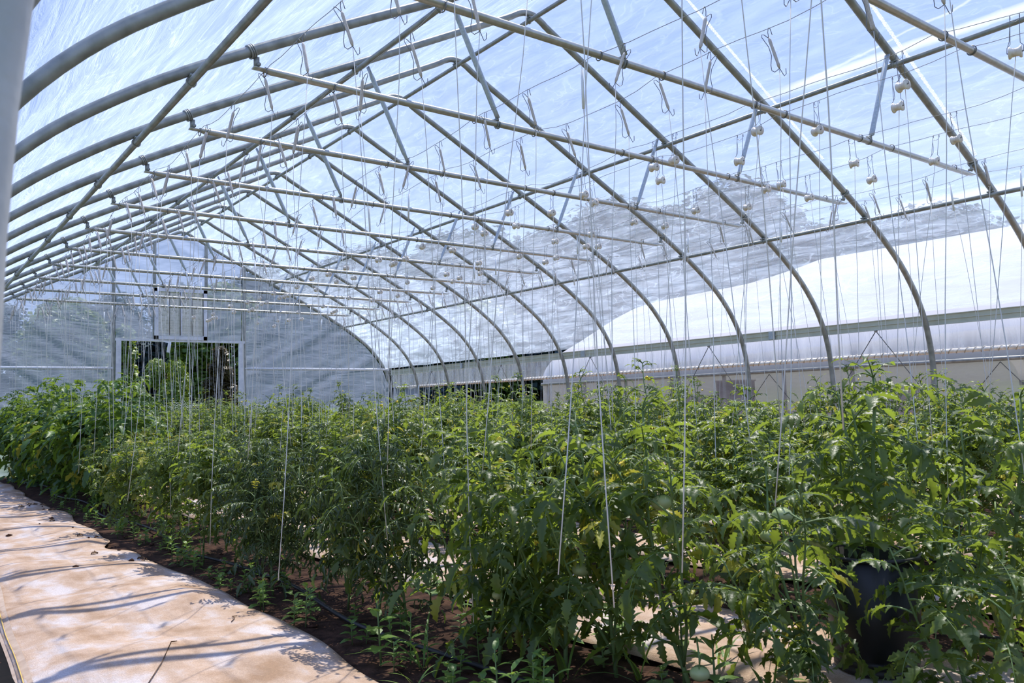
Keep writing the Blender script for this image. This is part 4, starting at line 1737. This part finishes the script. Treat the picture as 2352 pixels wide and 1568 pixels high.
for k, (xx, yy, w, h, lab) in enumerate(((6.9, 5.7, .45, 1.25, 'tall dull brown cabinet behind the neighbouring side curtain'), (7.2, 3.1, .5, .3, 'dark crate on the nearer bench beyond the right curtain'), (7.3, 6.9, .6, .28, 'dark crate on the farther bench beyond the right curtain'))):
    tt = empty('storage_crate' if k else 'storage_cabinet', (xx, yy, 0.04 if k == 0 else .775), lab, 'crate' if k else 'cabinet')
    b = MB()
    b.box((0, 0, h / 2), (w, w, h))
    b.build('body', M['crate'], tt, False)
    b = MB()
    b.box((0, 0, h + .012), (w + .03, w + .03, .024))
    b.build('lid', M['bench'], tt, False)

# ------------------------------------------------------------------ trees, car, flowers
def make_tree(sd, rad, H, kind, nl, leaf, shape='round'):
    r = random.Random(sd)
    t = empty('tree', (0, 0, 0), 'x', 'tree')
    b = MB()
    b.tube([(0, 0, -.3), (r.uniform(-.2, .2), 0, H * .35), (r.uniform(-.4, .4), r.uniform(-.3, .3), H * .75)], [rad * .09, rad * .06, rad * .02], 7)
    b.build('trunk', M['bark'], t)
    b = MB()
    blobs = []
    if shape == 'round':
        for k in range(26):
            a, u = r.uniform(0, 6.28), r.random()
            z = H * (0.12 + 0.8 * u)
            rr = rad * math.sin(math.pi * min(1, .2 + .8 * u)) ** .5 * r.uniform(.25, .75)
            blobs.append((Vector((rr * math.cos(a), rr * math.sin(a), z)), rad * r.uniform(.28, .45)))
    elif shape == 'dome':
        for k in range(22):
            a, u = r.uniform(0, 6.28), r.random()
            rr = rad * .62 * math.sqrt(1 - u * u * .8)
            blobs.append((Vector((rr * math.cos(a), rr * math.sin(a), H * (.15 + .68 * u))), rad * .36))
    else:
        for k in range(22):
            a, u = r.uniform(0, 6.28), r.random()
            rr = rad * .55 * (1 - u)
            blobs.append((Vector((rr * math.cos(a), rr * math.sin(a), H * (.08 + .85 * u))), rad * (.42 - .25 * u)))
    for k in range(nl):
        c, br = blobs[r.randrange(len(blobs))]
        d = Vector((r.gauss(0, 1), r.gauss(0, 1), r.gauss(0, 1))).normalized()
        p = c + d * br * r.uniform(.75, 1.05)
        q = Vector((r.gauss(0, 1), r.gauss(0, 1), r.gauss(0, .5) - (1.6 if shape == 'dome' else .3))).normalized()
        up = (d + Vector((0, 0, .5))).normalized()
        s = leaf * r.uniform(.6, 1.3)
        side = q.cross(up)
        if side.length < .05:
            continue
        side.normalize()
        w = s * (.28 if shape == 'dome' else .45)
        b.add([p, p + q * s * .5 + side * w + up * s * .1, p + q * s, p + q * s * .5 - side * w + up * s * .1], [(0, 1, 2), (0, 2, 3)])
    b.build('crown', M[kind], t)
    return t


def polar(az, d):
    a = math.radians(az)
    x, y = CAM.x + d * math.sin(a), CAM.y + d * math.cos(a)
    return x, y, ground_z(x, y) - .1


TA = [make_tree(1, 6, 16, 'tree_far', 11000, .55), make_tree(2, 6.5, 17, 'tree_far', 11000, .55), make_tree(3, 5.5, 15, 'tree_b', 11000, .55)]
tused = set()


def place_tree(p, az, d, top_el, base_h, lab, group=None, widen=1.0):
    x, y, z = polar(az, d)
    h = 1 + d * math.tan(math.radians(top_el)) - z
    s = h / base_h
    if p.name in tused:
        p = clone(p, (x, y, z), (0, 0, RND.uniform(0, 6.28)), lab, group)
    else:
        tused.add(p.name)
        p.location = (x, y, z)
        p['label'] = lab
        if group:
            p['group'] = group
    p.scale = (s * widen, s * widen, s)
    return p


k = 0
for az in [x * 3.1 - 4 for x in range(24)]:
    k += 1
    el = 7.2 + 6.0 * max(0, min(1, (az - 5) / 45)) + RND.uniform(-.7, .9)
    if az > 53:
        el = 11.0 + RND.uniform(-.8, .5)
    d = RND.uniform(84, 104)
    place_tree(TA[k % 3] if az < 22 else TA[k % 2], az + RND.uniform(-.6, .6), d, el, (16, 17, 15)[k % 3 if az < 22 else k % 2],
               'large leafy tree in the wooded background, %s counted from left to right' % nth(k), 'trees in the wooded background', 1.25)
k = 0
for az in (8.6, 21.6, 24.5, 27, 29.5, 32, 34.5):
    k += 1
    place_tree(TA[(k + 1) % 3], az, 76 + 4 * (k % 3), (6.2 if az < 25 else 6.8) + .5 * (k % 2), (16, 17, 15)[(k + 1) % 3], 'nearer dark-edged tree in front of the woodland, %s from the left' % nth(k), 'nearer trees before the woodland', 1.3)
dome = make_tree(9, 2.6, 6.0, 'tree_b', 7500, .34, 'dome')
place_tree(dome, 14.5, 60, 3.9, 6.0, 'round dome-shaped bush in the middle of the end opening', None, 0.95)
dome['category'] = 'bush'
con = make_tree(10, 2.6, 7.0, 'tree_c', 6500, .4, 'cone')
place_tree(con, 17.7, 62, 4.3, 7.0, 'rusty brown conical tree at the right of the end opening', None, 1.0)
lt = make_tree(12, 2.2, 8.0, 'tree_b', 6000, .4)
place_tree(lt, 11.9, 66, 5.6, 8.0, 'bright green tree at the left of the end opening', None, 0.9)

# car
x, y, z = polar(12.25, 150)
z = ground_z(x, y)
t = empty('car', (x, y, z), 'small pale blue car parked on the lawn, seen through the end opening', 'car', rot=(0, 0, -0.25))
b = MB()
prof = [(-.86, .35), (-.86, .85), (-.80, .95), (-.62, 1.42), (.62, 1.42), (.80, .95), (.86, .85), (.86, .35)]
for yy, sc_ in ((0, .9), (.15, 1), (1.0, 1), (3.2, 1), (4.2, .95)):
    for px, pz in prof:
        hh = pz if (1.0 <= yy <= 3.3 or pz < 1.0) else min(pz, .92)
        b.v.append((px * sc_, yy, hh))
for j in range(4):
    for i in range(7):
        a = j * 8 + i
        b.f.append((a, a + 1, a + 9, a + 8))
        b.m.append(0)
b.f += [tuple(range(7, -1, -1)), tuple(range(32, 40))]
b.m += [0, 0]
b.build('body', M['paint_car'], t)
b = MB()
b.add([(-.74, .55, .95), (.74, .55, .95), (.58, 1.02, 1.40), (-.58, 1.02, 1.40)], [(0, 1, 2, 3)])
b.build('windscreen', M['car_glass'], t, False)
for sx in (-.75, .75):
    for sy in (.75, 3.4):
        b = MB()
        b.lathe([(0, -.1), (.32, -.1), (.34, 0), (.32, .1), (0, .1)], 16, 'X', (sx, sy, .33))
        b.build('wheel', M['tyre'], t)
for sx in (-.6, .6):
    b = MB()
    b.box((sx, -.02, .68), (.3, .06, .14))
    b.build('headlamp', M['plastic_tube'], t, False)

# white-flowered clumps just outside the opening
def make_clump(sd):
    r = random.Random(sd)
    t = empty('flower_clump', (0, 0, 0), 'x', 'plant')
    ms, ml, mf = MB(), MB(), MB()
    for k in range(46):
        a, rr = r.uniform(0, 6.28), r.uniform(0, .5)
        x, y = rr * math.cos(a), rr * math.sin(a)
        h = r.uniform(.75, 1.08)
        top = Vector((x * 1.25, y * 1.25, h))
        ms.tube([(x * .6, y * .6, 0), (x, y, h * .6), top], .004, 4)
        for q in range(5):
            aa = r.uniform(0, 6.28)
            leaflet(ml, Vector((x, y, h * .6)).lerp(top, q / 6), Vector((math.cos(aa), math.sin(aa), .6)), Vector((0, 0, 1)), .10, .014, .7, .1, 4)
        for q in range(7):
            p = top + Vector((r.gauss(0, .06), r.gauss(0, .06), r.gauss(0, .035)))
            mf.lathe([(0.001, .004), (.014, 0), (.001, -.004)], 6, 'Z', p)
    ms.build('stem', M['stem'], t)
    ml.build('foliage', M['leaf_weed'], t)
    mf.build('blossom', M['white_petal'], t)['label'] = 'scattered small white blooms'
    return t


c = make_clump(1)
place_plant(c, .25, 14.6, 0, 1.12, 'tall white-flowered weed clump outside, in the middle of the end opening', 'white-flowered clumps outside the opening')
place_plant(c, .75, 14.9, 2, 1.08, 'white-flowered weed clump outside, right of the tallest one', 'white-flowered clumps outside the opening')
place_plant(c, -.1, 15.4, 4, .9, 'white-flowered weed clump outside, farther back on the lawn', 'white-flowered clumps outside the opening')

# prototypes that found no place in the rows are dropped
for o in [o for o in bpy.data.objects if o.parent is None and o.get('label') == 'x']:
    for c in list(o.children):
        for g in list(c.children):
            bpy.data.objects.remove(g)
        bpy.data.objects.remove(c)
    bpy.data.objects.remove(o)
